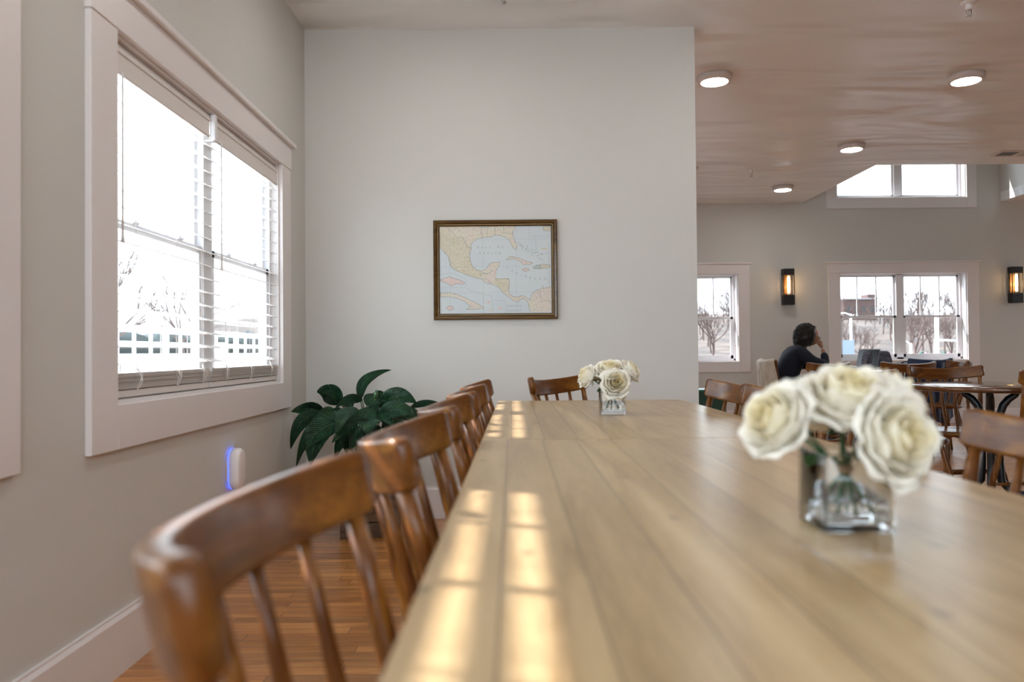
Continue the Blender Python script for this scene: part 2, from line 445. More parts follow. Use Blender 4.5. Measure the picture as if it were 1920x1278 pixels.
# left wall windows: local x -> world -Y ... rotate so local +y -> world +X
Lrot = -PI/2
Y1c = (OPL[0][0]+OPL[0][1])/2; LEN1 = OPL[0][1]-OPL[0][0]
w1 = window_unit('window_1', LEN1, WZ0, WZ1, LWT)
w1.location = (WL, Y1c, 0); w1.rotation_euler = (0, 0, Lrot)
for i, (a, b) in enumerate(OPL[1:]):
    w = copy_tree(w1); w.name = 'window_%d' % (i+2); w.location = (WL, (a+b)/2, 0)
fwA = window_unit('window_5', FW[0][1]-FW[0][0], FZ0, FZ1, 0.155, hung=True)
fwA.location = ((FW[0][0]+FW[0][1])/2, YF, 0); fwA.rotation_euler = (0, 0, PI)
for i, (a, b) in enumerate(FW[1:]):
    w = copy_tree(fwA); w.name = 'window_%d' % (i+6); w.location = ((a+b)/2, YF, 0)
hw = window_unit('window_8', 1.97-0.26, HWZ0, HWZ1, 0.15, cas=0.13, hung=False, cas_bot=0.138, crown=False)
hw.location = (5.125, YF, 0); hw.rotation_euler = (0, 0, PI)
# unseen windows added behind the viewer and on the right to brighten the hall
k = 9
for wall, spans in (('R', [(6.6,8.6)]), ('B', [(-1.0,1.9)])):
    for a, b in spans:
        if k == 9: w = window_unit('window_9', b-a, 0.8, 2.1, 0.155, cas_bot=0.14, muntins=2)
        elif k == 10: w = w0 = window_unit('window_10', b-a, 0.9, 2.82, 0.155, cas_bot=0.14, muntins=2, cw_top=0.03)
        else: w = copy_tree(w0)
        w.name = 'window_%d' % k; k += 1
        if wall == 'R': w.location = (XR, (a+b)/2, 0); w.rotation_euler = (0, 0, PI/2); portal('portal', (XR+0.2, (a+b)/2, 1.45), (0, PI/2, 0), 1.3, b-a)
        else: w.location = ((a+b)/2, YR, 0); w.rotation_euler = (0, 0, 0); portal('portal', ((a+b)/2, YR-0.2, 1.86), (PI/2, 0, 0), b-a, 1.92)
for a, b in OPL: portal('portal', (WL-0.14, (a+b)/2, (WZ0+WZ1)/2), (0, -PI/2, 0), WZ1-WZ0, b-a)
for a, b in FW: portal('portal', ((a+b)/2, YF+0.2, (FZ0+FZ1)/2), (-PI/2, 0, 0), b-a, FZ1-FZ0)
portal('portal', (5.125, YF+0.2, (HWZ0+HWZ1)/2), (-PI/2, 0, 0), 1.7, HWZ1-HWZ0)

# ------------------------------------------------------------------ venetian blinds on the left wall
def blind(y0, y1, ladders, wand_y, label, bracket=None):
    root = empty('venetian_blind', (WL-0.035, (y0+y1)/2, WZ0)); tag(root, label, 'window blind', 'white wooden blinds in the left windows')
    def loc(mb, name, mat, bevel=0, parent=None):
        o = mb.build(name, mat, root if parent is None else parent, bevel=bevel)
        o.location = (0, 0, 0); o.data.transform(Matrix.Translation(-Vector(root.location))); return o
    xc = WL-0.036; pitch_, wid, tilt = 0.055, 0.062, D2R(18.5)
    hr = MB(); hr.box((xc-0.026, y0, 1.915), (xc+0.022, y1, 1.957)); loc(hr, 'head_rail', M_blindrail, 0.002)
    va = MB(); xv = WL-0.006
    va.box((xv-0.006, y0, 1.856), (xv, y1, 1.942)); va.box((xv, y0, 1.923), (xv+0.004, y1, 1.935)); va.box((xv, y0, 1.860), (xv+0.003, y1, 1.868))
    loc(va, 'valance', M_blindrail, 0.0015)
    sl = MB(); z = 1.836
    while z > 0.945:
        m = Matrix.Translation((xc, 0, z)) @ Matrix.Rotation(tilt, 4, 'Y')
        w = wid/2
        prof = [(-w, -0.0010), (-w*0.4, 0.0012), (w*0.4, 0.0012), (w, -0.0010)]
        vs = []
        for yy in (y0+0.006, y1-0.006):
            for px, pz in prof: vs.append(m @ Vector((px, yy, pz+0.0012)))
            for px, pz in reversed(prof): vs.append(m @ Vector((px, yy, pz-0.0012)))
        n = 8
        sl.add(vs, [(i, (i+1)%n, n+(i+1)%n, n+i) for i in range(n)] + [tuple(range(n)), tuple(range(n, 2*n))])
        z -= pitch_
    loc(sl, 'slats', M_slat)
    st = MB(); rnd = random.Random(int(y0*100))
    for q in range(11):
        dz = 0.0048*q; j = rnd.uniform(-0.003, 0.003)
        st.box((xc-0.030+j, y0+0.006, 0.867+dz), (xc+0.031+j, y1-0.006, 0.8700+dz))
    loc(st, 'stacked_slats', M_blindrail)
    br = MB(); br.box((xc-0.027, y0+0.004, 0.840), (xc+0.027, y1-0.004, 0.863)); loc(br, 'bottom_rail', M_blindrail, 0.003)
    lc = MB()
    for ly in ladders:
        for dx in (-0.029, 0.029):
            lc.tube([(xc+dx, ly, 0.885), (xc+dx, ly, 1.92)], 0.0012, 5)
        # slack loops of ladder string bunched at the stack
        for q in range(4):
            a = rnd.uniform(-0.02, 0.02)
            pts = [(xc+0.030+0.014*math.sin(PI*t/6)*rnd.uniform(.6,1.2), ly+a*math.sin(PI*t/6)+rnd.uniform(-.002,.002), 0.925-0.011*t+q*0.004) for t in range(7)]
            lc.tube(pts, 0.0013, 5)
    loc(lc, 'ladder_cord', M_cord)
    wd = MB(); wd.tube([(WL+0.008, wand_y, 1.86), (WL+0.008, wand_y, 1.36)], 0.0035, 8)
    wd.tube([(WL+0.008, wand_y, 1.36), (WL+0.008, wand_y, 1.325)], [0.004, 0.007], 8)
    loc(wd, 'pull_cord', M_cord)
    if bracket:
        bk = MB(); bk.box((WL-0.006, bracket-0.012, 1.850), (WL+0.012, bracket+0.012, 1.955)); bk.box((WL-0.03, bracket-0.015, 1.845), (WL+0.006, bracket+0.015, 1.851)); loc(bk, 'valance_clip', M_vinyl, 0.002)
    return root
YM = 3.115
blind(OPL[0][0]+0.016, YM-0.006, (2.50, 2.80, 3.03), 2.385, 'white slatted blind over the left half of the big left window', None)
blind(YM+0.006, OPL[0][1]-0.016, (3.28, 3.58, 3.88), 3.20, 'white slatted blind over the right half of the big left window', YM+0.02)
m0 = (OPL[1][0]+OPL[1][1])/2
blind(OPL[1][0]+0.016, m0-0.006, (0.20, 0.45, 0.72), 0.1, 'left blind of the window beside the viewer', None)
blind(m0+0.006, OPL[1][1]-0.016, (1.02, 1.25, 1.50), 0.95, 'right blind of the window beside the viewer', None)

# ------------------------------------------------------------------ wooden chairs with curved crest rail
def chair_master():
    root = empty('dining_chair')
    Rr, A = 0.35, D2R(44); tz = D2R(12); y0, z0 = -0.27, 0.800
    def tilt(p):
        x, y, z = p; y -= y0; z -= z0
        return Vector((x, y*math.cos(tz) - z*math.sin(tz) + y0, y*math.sin(tz) + z*math.cos(tz) + z0))
    def arc(a, rad=0.0, z=z0):
        r = Rr + rad
        return tilt((r*math.sin(a), y0 + Rr - r*math.cos(a), z))
    # crest rail
    n = 34; hh, th = 0.0375, 0.0135; sect = []
    k = 32
    vs = []; rows = []
    for i in range(n+1):
        t_ = -1+2*i/n; a = A*math.copysign(abs(t_)**0.75, t_)
        e = max(0.0, (abs(a) - (A - 0.05))/0.05)      # rounding near the ends
        sh = hh*(1 - 0.20*e**4) ; st = th*(1 - 0.12*e**3)
        row = []
        for q in range(k):
            t = 2*PI*q/k; c, s_ = math.cos(t), math.sin(t)
            px = st*math.copysign(abs(c)**0.45, c); pz = sh*math.copysign(abs(s_)**0.16, s_)
            row.append(arc(a, px, z0 + pz + (0.004*(abs(a)/A)**2)))
        rows.append(row)
    vs = [p for r in rows for p in r]
    fs = [(i*k+q, i*k+(q+1)%k, (i+1)*k+(q+1)%k, (i+1)*k+q) for i in range(n) for q in range(k)]
    fs += [tuple(range(k)), tuple(range(n*k, (n+1)*k))]
    mb = MB(); mb.add(vs, fs, True); mb.build('crest_rail', M_chair, root)
    # seat: saddle shape
    def seat(u, v):
        t = 2*PI*u
        c, s_ = math.cos(t), math.sin(t)
        x = 0.215*math.copysign(abs(c)**0.8, c); y = (0.205 if s_ > 0 else 0.20)*math.copysign(abs(s_)**0.85, s_)
        prof = [(0.0, -0.012), (0.5, -0.010), (0.82, -0.003), (0.96, 0.0), (1.0, -0.007), (1.0, -0.020), (0.95, -0.032), (0.6, -0.036), (0.0, -0.036)]
        f = v*(len(prof)-1); i = min(int(f), len(prof)-2); w = f-i
        r = prof[i][0]*(1-w)+prof[i+1][0]*w; z = prof[i][1]*(1-w)+prof[i+1][1]*w
        return (x*r, y*r, 0.452+z)
    mb = MB(); mb.grid(seat, 40, 16); mb.build('seat', M_chair, root, weld=True)
    # back posts and spindles
    for b, a in ((-64,-39.5), (-42,-26.5), (-21,-13.2), (0,0), (21,13.2), (42,26.5), (64,39.5)):
        post = abs(b) == 64
        p0 = Vector((0.192*math.sin(D2R(b)), -0.015-0.165*math.cos(D2R(b)), 0.435)); p1 = arc(D2R(a), 0, z0-0.028)
        if post:
            prof = [(0,.0125),(.08,.0125),(.12,.0145),(.3,.0165),(.42,.0158),(.46,.0130),(.50,.0150),(.75,.0135),(1,.0115)]
        else:
            prof = [(0,.0085),(.08,.0085),(.25,.0118),(.38,.0122),(.46,.0085),(.50,.0105),(.75,.0088),(1,.0072)]
        mb = MB(); mb.tube([p0.lerp(p1, t) for t, r in prof], [r for t, r in prof], 10)
        mb.build('back_post' if post else 'spindle', M_chairz, root)
    # legs
    L4 = {}
    for sx in (-1, 1):
        for sy in (-1, 1):
            a = Vector((sx*0.135, sy*0.125, 0.42)); b = Vector((sx*0.205, sy*0.20, 0.0))
            prof = [(0,.013),(.1,.0145),(.3,.018),(.42,.0185),(.5,.014),(.55,.0165),(.8,.0135),(1,.0105)]
            mb = MB(); mb.tube([a.lerp(b, t) for t, r in prof], [r for t, r in prof], 10); mb.build('leg', M_chairz, root)
            L4[sx, sy] = (a, b)
    def pt(k, t): return L4[k][0].lerp(L4[k][1], t)
    for ka, kb, t in (((-1,-1),(-1,1),.60), ((1,-1),(1,1),.60), ((-1,1),(1,1),.50), ((-1,-1),(1,-1),.66)):
        a, b = pt(ka, t), pt(kb, t)
        mb = MB(); mb.tube([a, a.lerp(b,.25), a.lerp(b,.5), a.lerp(b,.75), b], [.0075,.0095,.0115,.0095,.0075], 8); mb.build('stretcher', M_chairz, root)
    return root
CH = chair_master()
G_T = 'wooden spindle-back chairs around the long table'; G_R = 'wooden spindle-back chairs at the round tables'
chairs = [
 (0.000, 0.672, -90, 'nearest spindle-back chair on the window side, its curved rail largest and blurred', G_T),
 (0.040, 1.270, -91, 'second spindle-back chair from the viewer on the window side, sun stripes on its rail end', G_T),
 (0.058, 1.885, -90, 'third spindle-back chair from the viewer along the window side of the long table', G_T),
 (0.075, 2.490, -91, 'fourth spindle-back chair from the viewer along the window side of the long table', G_T),
 (0.082, 3.030, -90, 'farthest spindle-back chair on the window side of the long table', G_T),
 (0.374, 3.560, 234, 'spindle-back chair at the far end of the long table before the map wall', G_T),
 (0.685, 1.222, 90, 'nearest spindle-back chair on the right side, cut by the right picture edge', G_T),
 (0.640, 1.800, 90, 'spindle-back chair on the right side hidden behind the big near roses', G_T),
 (0.610, 2.365, 90, 'spindle-back chair on the right side just left of the big near roses', G_T),
 (0.615, 2.875, 90, 'farthest spindle-back chair on the right side, next to the end of the map wall', G_T),
 (2.880, 4.940, 176, 'spindle-back chair behind the nearer round table, facing the viewer', G_R),
 (2.340, 4.560, -88, 'spindle-back chair left of the nearer round table, its glossy seat corner showing', G_R),
 (2.857, 4.150, 2, 'spindle-back chair on the near side of the nearer round table at the right picture edge', G_R),
 (3.150, 8.850, -90, 'spindle-back chair the person in navy sits on, cream jacket on its back', G_R),
 (2.800, 7.120, 20, 'dark spindle-back chair in front of the seated person, only its rail above the roses', G_R),
 (3.520, 7.000, 0, 'dark spindle-back chair with its back to the viewer below the grey backpack', G_R),
 (4.080, 7.750, 12, 'spindle-back chair with navy coat hung over it below the far double window', G_R),
 (3.990, 7.220, 80, 'spindle-back chair seen side-on right of the navy coat', G_R),
]
for i, (x, y, a, lab, g) in enumerate(chairs):
    c = CH if i == 0 else copy_tree(CH)
    c.location = (x, y, 0); c.rotation_euler = (0, 0, D2R(a)); tag(c, lab, 'chair', g)

# ------------------------------------------------------------------ the long table: two tables end to end
def long_table(xl0, xl1, xr, y0, y1, label):
    root = empty('dining_table', ((xl0+xr)/2, (y0+y1)/2, 0)); tag(root, label, 'table', 'plank-topped tables pushed end to end')
    off = -Vector(root.location)
    def loc(mb, name, mat, bevel=0):
        o = mb.build(name, mat, root, bevel=bevel); o.data.transform(Matrix.Translation(off)); return o
    t = MB(); z0, z1 = TZ-0.036, TZ
    vs = [(xl0,y0,z0),(xr,y0,z0),(xr,y1,z0),(xl1,y1,z0),(xl0,y0,z1),(xr,y0,z1),(xr,y1,z1),(xl1,y1,z1)]
    t.add(vs, [(0,3,2,1),(4,5,6,7),(0,1,5,4),(1,2,6,5),(2,3,7,6),(3,0,4,7)])
    loc(t, 'tabletop', M_table, 0.003)
    a = MB(); xi0, xi1 = xl1+0.30, xr-0.30
    a.box((xi0, y0+0.10, z0-0.07), (xi0+0.02, y1-0.10, z0)); a.box((xi1-0.02, y0+0.10, z0-0.07), (xi1, y1-0.10, z0))
    loc(a, 'apron', M_tableleg)
    for yy in (y0+0.22, y1-0.22):
        l = MB(); xm = (xi0+xi1)/2
        l.box((xm-0.05, yy-0.05, 0.06), (xm+0.05, yy+0.05, z0-0.05)); l.box((xm-0.30, yy-0.04, 0), (xm+0.30, yy+0.04, 0.06)); l.box((xm-0.10, yy-0.04, z0-0.05), (xm+0.10, yy+0.04, z0))
        loc(l, 'leg', M_tableleg, 0.004)
    return root
long_table(-0.0905, -0.0775, 0.735, 0.36, 1.868, 'near pine plank table filling the foreground under the large roses')
long_table(-0.0775, -0.0650, 0.738, 1.872, 3.357, 'far pine plank table beyond the joint, carrying the small distant roses')

# ------------------------------------------------------------------ round cafe tables on iron bases
def round_table(x, y, label, r=0.45):
    root = empty('round_table', (x, y, 0)); tag(root, label, 'table', 'round pedestal tables')
    t = MB(); t.lathe([(0,TZ-0.032),(r-0.03,TZ-0.032),(r-0.006,TZ-0.026),(r,TZ-0.015),(r-0.004,TZ-0.004),(r-0.012,TZ),(0,TZ)], n=64)
    t.build('tabletop', M_rtop, root, weld=True)
    b = MB(); b.lathe([(0,TZ-0.040),(0.15,TZ-0.040),(0.15,TZ-0.032),(0,TZ-0.032)], n=24); b.build('mounting_plate', M_iron, root, weld=True)
    for q in range(4):
        a = PI/4 + q*PI/2 + 0.25; ca, sa = math.cos(a), math.sin(a)
        prof = [(0.145,TZ-0.038),(0.125,TZ-0.06),(0.092,TZ-0.085),(0.066,TZ-0.12),(0.050,TZ-0.17),(0.044,TZ-0.30),(0.044,0.30),(0.05,0.20),(0.09,0.145),(0.15,0.13),(0.22,0.11),(0.28,0.06),(0.31,0.02)]
        m = MB(); m.tube([(ca*r_, sa*r_, z) for r_, z in prof], [.012,.018,.021,.022,.021,.020,.020,.021,.021,.020,.019,.018,.020], 12)
        lo = m.build('pedestal_leg', M_iron, root)
        s = MB(); s.tube([(ca*r_, sa*r_, z) for r_, z in [(0.07,0.05),(0.11,0.085),(0.17,0.085),(0.23,0.06),(0.27,0.05)]], .012, 8)
        s.build('scroll', M_iron, lo)
        k_ = MB()
        for zz in (TZ-0.17, TZ-0.185, TZ-0.20): k_.lathe([(0,-.004),(.024,-.004),(.027,0),(.024,.004),(0,.004)], c=(ca*0.048, sa*0.048, zz), n=12)
        k_.build('collar', M_iron, lo)
    return root
round_table(2.80, 4.50, 'glossy dark round table on a black iron base at the right picture edge')
round_table(3.99, 8.93, 'round table by the far double window where the person in navy sits')
round_table(3.45, 7.72, 'dark round table between the side chairs, mostly hidden behind their rails', 0.42)

# ------------------------------------------------------------------ framed map
MX0, MX1, MZ0, MZ1 = -0.459, 0.2717, 1.1666, 1.7535
root = empty('framed_map', ((MX0+MX1)/2, YB, (MZ0+MZ1)/2)); tag(root, 'framed old map of the Gulf of Mexico and Caribbean on the grey wall', 'picture')
fr = MB(); W = MX1-MX0; H = MZ1-MZ0; fwid = 0.036
prof = [(0,0),(0,0.022),(0.006,0.027),(0.018,0.022),(0.024,0.016),(0.028,0.019),(0.036,0.010),(0.036,0)]
vs = []
for (sx, sz) in ((-1,-1),(1,-1),(1,1),(-1,1)):
    for d, h in prof: vs.append((sx*(W/2-d), -h, sz*(H/2-d)))
k = len(prof)
for q in range(4):
    fr.add([vs[q*k+i] for i in range(k)] + [vs[((q+1)%4)*k+i] for i in range(k)], [(i, i+1, k+i+1, k+i) for i in range(k-1)])
fo = fr.build('frame', M_frame, root, weld=True)
gl = MB(); din = 0.0355
def bead(a, b): gl.box(a, b)
bead((-W/2+0.0255, -0.0205, -H/2+0.0255), (-W/2+0.0285, -0.017, H/2-0.0255)); bead((W/2-0.0285, -0.0205, -H/2+0.0255), (W/2-0.0255, -0.017, H/2-0.0255))
bead((-W/2+0.0255, -0.0205, H/2-0.0285), (W/2-0.0255, -0.017, H/2-0.0255)); bead((-W/2+0.0255, -0.0205, -H/2+0.0255), (W/2-0.0255, -0.017, -H/2+0.0285))
gl.build('gilt_bead', plain('gilt', (0.30,0.20,0.06), rough=0.35), fo)
def map_mat(name, cols, scale, speck, speckcol):
    m, nt, b = new_mat(name); L = nt.links.new
    tc = N(nt, 'ShaderNodeTexCoord')
    vo = N(nt, 'ShaderNodeTexNoise'); vo.inputs['Scale'].default_value = scale; vo.inputs['Detail'].default_value = 1; L(tc.outputs['Object'], vo.inputs['Vector'])
    r = ramp(nt, [(0.3+0.4*i/(len(cols)-1), c) for i, c in enumerate(cols)]); L(vo.outputs['Fac'], r.inputs[0])
    nz = N(nt, 'ShaderNodeTexNoise'); nz.inputs['Scale'].default_value = 150; nz.inputs['Detail'].default_value = 4; L(tc.outputs['Object'], nz.inputs['Vector'])
    rr = ramp(nt, [(0.52, (0,0,0)), (0.68, (1,1,1))]); L(nz.outputs['Fac'], rr.inputs[0])
    mm = N(nt, 'ShaderNodeMath', operation='MULTIPLY'); L(rr.outputs[0], mm.inputs[0]); mm.inputs[1].default_value = speck
    mx = N(nt, 'ShaderNodeMix', data_type='RGBA'); L(mm.outputs[0], mx.inputs[0]); L(r.outputs[0], mx.inputs[6]); mx.inputs[7].default_value = (*speckcol, 1)
    L(mx.outputs[2], b.inputs['Base Color']); b.inputs['Roughness'].default_value = 0.6
    return m
M_sea = map_mat('map_sea', [(0.56,0.62,0.64),(0.60,0.65,0.65)], 6, 0.10, (0.35,0.42,0.47))
M_land = map_mat('map_land', [(0.66,0.60,0.54),(0.68,0.61,0.52),(0.66,0.64,0.52),(0.70,0.60,0.55)], 9, 0.6, (0.30,0.27,0.22))
M_mex = map_mat('map_mexico', [(0.60,0.57,0.43),(0.64,0.60,0.47),(0.63,0.58,0.48)], 9, 0.6, (0.33,0.29,0.18))
M_pink = map_mat('map_pink', [(0.68,0.55,0.50),(0.70,0.58,0.52)], 20, 0.5, (0.40,0.25,0.24))
M_ink = plain('map_ink', (0.20,0.24,0.24), rough=0.7)
M_ink2 = plain('map_faint_ink', (0.42,0.46,0.47), rough=0.7)
pp = MB(); pp.box((-W/2+din, -0.0075, -H/2+din), (W/2-din, -0.005, H/2-din)); paper = pp.build('map_sheet', M_sea, root)
IW, IH = W-2*din, H-2*din
def mp(px, py, lift): # picture coordinates of the printed sheet, 1175 x 915 units
    return (-IW/2 + (px-235)/1175*IW, -0.0075-lift, IH/2 - (py-190)/915*IH)
rmap = random.Random(4)
def rough_poly(pts, amp=3.0, step=14):
    out = []
    for i in range(len(pts)):
        a, b = pts[i], pts[(i+1) % len(pts)]; d = math.dist(a, b); n = max(1, int(d/step))
        edge = (a[0] <= 236 and b[0] <= 236) or (a[1] <= 191 and b[1] <= 191) or (a[0] >= 1404 and b[0] >= 1404) or (a[1] >= 1089 and b[1] >= 1089)
        for q in range(n):
            t = q/n; x, y = a[0]+(b[0]-a[0])*t, a[1]+(b[1]-a[1])*t
            if not edge and q: x += rmap.uniform(-amp, amp); y += rmap.uniform(-amp, amp)
            out.append((x, y))
    return out
def land(name, pts, mat, lift=0.0004, coast=True, amp=3.0):
    P = rough_poly(pts, amp)
    mb = MB(); mb.add([mp(x, y, lift) for x, y in P], [tuple(range(len(P)))]); o = mb.build(name, mat, paper)
    if coast:
        c = MB(); n = len(P)
        for i in range(n):
            a, b = P[i], P[(i+1) % n]
            if (a[0] <= 236 and b[0] <= 236) or (a[1] <= 191 and b[1] <= 191) or (a[0] >= 1404 and b[0] >= 1404) or (a[1] >= 1089 and b[1] >= 1089): continue
            line(c, a, b, 3.2, lift+0.0002)
        inks.append(c)
    return o
inks = []
def line(c, a, b, w, lift):
    dx, dy = b[0]-a[0], b[1]-a[1]; l = math.hypot(dx, dy) or 1; nx, ny = -dy/l*w/2, dx/l*w/2
    c.add([mp(a[0]+nx, a[1]+ny, lift), mp(b[0]+nx, b[1]+ny, lift), mp(b[0]-nx, b[1]-ny, lift), mp(a[0]-nx, a[1]-ny, lift)], [(0,1,2,3)])
main = [(235,190),(1045,190),(1010,240),(1005,290),(1030,350),(1050,410),(1040,440),(1010,420),(985,370),(965,330),(930,305),(880,290),(830,285),(770,305),(700,310),(640,320),(590,350),(565,385),(570,420),(550,480),(560,560),(580,610),(620,650),(670,660),(720,645),(750,600),(770,575),(870,565),(860,610),(825,660),(820,735),(850,745),(960,740),(965,800),(960,870),(965,900),(1000,930),(1050,935),(1090,920),(1130,930),(1170,960),(1185,965),(1200,910),(1240,870),(1290,855),(1325,820),(1322,850),(1380,830),(1405,825),(1405,1090),(1180,1090),(1165,1000),(1150,975),(1110,950),(1080,965),(1060,990),(1000,970),(960,930),(900,890),(850,830),(790,800),(720,785),(680,745),(600,725),(500,690),(400,650),(345,600),(330,510),(290,460),(240,415)]
land('mainland', main, M_land)
land('mexico', [(345,300),(400,300),(430,310),(480,300),(520,370),(570,420),(550,480),(560,560),(580,610),(620,650),(670,660),(690,740),(600,725),(500,690),(400,650),(345,600),(330,510),(340,400)], M_mex, 0.0006, False)
land('mexico_north', [(240,215),(330,215),(345,300),(340,400),(330,500),(290,455),(240,412)], M_mex, 0.0005, False)
land('honduras', [(825,738),(960,742),(962,800),(955,870),(900,880),(850,826),(800,790)], M_mex, 0.0006, False)
land('belize', [(800,650),(825,640),(822,730),(800,720)], M_pink, 0.0008, False)
land('cuba', [(935,545),(965,515),(1010,512),(1080,530),(1150,560),(1215,580),(1180,596),(1110,590),(1085,562),(1020,532),(960,538)], M_land)
land('hispaniola', [(1290,600),(1340,592),(1400,605),(1392,632),(1300,640)], M_mex)
land('haiti', [(1215,632),(1250,602),(1290,600),(1298,640),(1240,640)], map_mat('map_green', [(0.44,0.52,0.46),(0.48,0.55,0.48)], 20, 0.4, (0.25,0.30,0.27)))
land('jamaica', [(1100,650),(1130,635),(1175,642),(1172,660),(1125,666)], M_pink)
land('island_inset', [(240,745),(330,715),(420,742),(500,778),(490,796),(400,790),(370,810),(340,806),(300,780),(240,755)], M_pink)
land('cuba_inset', [(240,885),(350,882),(430,910),(520,950),(600,985),(700,1045),(620,1060),(510,1062),(555,1030),(490,972),(380,932),(240,925)], M_land)
land('islet', [(300,1045),(325,1020),(370,1030),(380,1055),(340,1072)], M_pink); land('islet', [(715,990),(745,970),(775,985),(750,998)], M_pink, coast=False)
land('islet', [(740,1070),(790,1050),(775,1078)], M_mex, coast=False); land('islet', [(830,1060),(880,1035),(895,1055),(860,1066)], M_pink, coast=False)
land('islet', [(1325,200),(1400,195),(1400,245),(1330,240)], M_mex); land('islet', [(1300,425),(1370,418),(1365,438),(1310,438)], M_mex, coast=False)
for q in range(46):
    x = rmap.uniform(1060, 1330); y = 370 + (x-1060)*0.6 + rmap.uniform(-40, 40)
    c = MB(); line(c, (x, y), (x+rmap.uniform(4,14), y+rmap.uniform(-4,8)), 4, 0.0006); inks.append(c)
allink = MB()
for c in inks: allink.add(c.v, c.f)
for pts in ([(345,215),(400,290),(430,310),(460,290),(500,340),(530,410),(570,418)], [(680,195),(672,250),(690,308)], [(750,195),(738,260),(740,305)], [(820,195),(820,285)], [(908,195),(915,262)], [(915,262),(1005,268)],
            [(1290,865),(1290,930),(1315,980),(1360,978),(1405,990)], [(660,705),(700,680),(745,690),(800,650)], [(690,740),(730,745),(790,800)]):
    for a, b in zip(pts, pts[1:]): line(allink, a, b, 3.2, 0.0010)
allink.build('printed_coastline', M_ink, paper)
fi = MB()
for x in (345, 693, 1042): line(fi, (x, 190), (x, 1105), 2, 0.0008)
for y in (330, 610, 885): line(fi, (235, y+4), (1410, y-4), 2, 0.0008)
for pts in ([(250,690),(380,680),(510,745),(510,830),(250,832)], [(510,840),(600,880),(690,905),(780,920),(795,1100)], [(690,905),(690,1100)], [(800,965),(925,975),(925,1100)], [(1180,195),(1180,295),(1400,300)], [(1250,300),(1250,420),(1280,480),(1400,480)], [(1385,360),(1385,800)]):
    for a, b in zip(pts, pts[1:]): line(fi, a, b, 3, 0.0009)
for gx in range(940, 1085, 12):
    for gy in (1030, 1078):
        line(fi, (gx, gy-12), (gx, gy+8), 5, 0.0009)
fi.build('printed_lines', M_ink2, paper)
def text_mesh(name, body, size, mat, parent, loc, rot, extrude=0.0001):
    cu = bpy.data.curves.new(name, 'FONT'); cu.body = body; cu.size = size; cu.align_x = 'CENTER'; cu.align_y = 'CENTER'; cu.extrude = extrude
    t = bpy.data.objects.new('tmp_text', cu); COL.objects.link(t)
    me = bpy.data.meshes.new_from_object(t.evaluated_get(bpy.context.evaluated_depsgraph_get())); me.name = name
    bpy.data.objects.remove(t); bpy.data.curves.remove(cu)
    me.materials.clear(); me.materials.append(mat)
    o = bpy.data.objects.new(name, me); COL.objects.link(o); o.parent = parent; o.location = loc; o.rotation_euler = rot
    return o
def letters(txt, pts, size):
    for ch, (x, y) in zip(txt, pts):
        text_mesh('letter', ch, size, M_ink, paper, mp(x, y, 0.0012), (PI/2, 0, 0))
letters('GULFOF', [(638,410),(685,410),(725,410),(768,410),(855,410),(898,410)], 0.013)
letters('MEXICO', [(660,472),(705,472),(748,472),(785,472),(830,472),(870,472)], 0.013)
letters('CARIBBEAN', [(950,628),(998,655),(1045,685),(1092,706),(1137,722),(1187,737),(1237,745),(1293,750),(1343,748)], 0.013)

# ------------------------------------------------------------------ ceiling fittings
M_diff = emit('lamp_diffuser', (1.0, 0.97, 0.94), 30.0)
M_fix = plain('fixture_white', (0.62,0.56,0.52), rough=0.4)
def ceiling_light():
    root = empty('ceiling_light')
    m = MB(); m.lathe([(0.097,-0.045),(0.108,-0.043),(0.117,-0.030),(0.121,0.0),(0.0,0.0)], n=48); m.build('housing', M_fix, root, weld=True)
    m = MB(); m.lathe([(0.0,-0.049),(0.06,-0.049),(0.092,-0.046),(0.097,-0.042)], n=48); m.build('diffuser', M_diff, root, weld=True)
    return root
CL = ceiling_light()
lights = [(1.4366, 5.350, 'round flush ceiling light nearest the end of the map wall'),
          (3.2177, 5.378, 'round flush ceiling light at the upper right, largest of the right-hand row'),
          (3.2215, 7.209, 'round flush ceiling light in the middle of the receding row'),
          (3.2090, 9.012, 'smallest round flush ceiling light, beside the high dormer window')]
for i, (x, y, lab) in enumerate(lights):
    c = CL if i == 0 else copy_tree(CL); c.location = (x, y, HC); tag(c, lab, 'ceiling light', 'round flush ceiling lights')
for x in (-0.34, 1.4366):  # extra lamps out of view, added to lift the table and map wall
    for y in (3.55, 1.75):
        c = copy_tree(CL); c.location = (x, y, HC); tag(c, 'unseen round ceiling light added above the long table to brighten the room', 'ceiling light', 'unseen ceiling lights added above the long table')
def sprinkler():
    root = empty('fire_sprinkler')
    m = MB(); m.lathe([(0,-0.008),(0.022,-0.008),(0.032,-0.003),(0.034,0)], n=20); m.lathe([(0.013,-0.03),(0.013,-0.005)], n=14); m.build('escutcheon', plain('sprinkler_white', (0.8,0.78,0.76), rough=0.4), root)
    m = MB(); m.tube([(-0.008,0,-0.03),(-0.010,0,-0.045),(0,0,-0.056)], .002, 6); m.tube([(0.008,0,-0.03),(0.010,0,-0.045),(0,0,-0.056)], .002, 6); m.lathe([(0,-0.060),(0.012,-0.060),(0.012,-0.057),(0,-0.057)], n=14); m.tube([(0,0,-0.03),(0,0,-0.056)], .0018, 6)
    m.build('deflector', M_metal, root); return root
SP = sprinkler()
for i, (x, y, lab) in enumerate([(2.56, 8.13, 'small fire sprinkler left of the farthest ceiling lights'), (2.56, 4.24, 'white fire sprinkler at the top right picture edge'), (-0.03, 4.02, 'fire sprinkler tip at the top edge above the map wall')]):
    c = SP if i == 0 else copy_tree(SP); c.location = (x, y, HC); c.scale = (1.35,)*3; tag(c, lab, 'sprinkler', 'ceiling fire sprinklers')
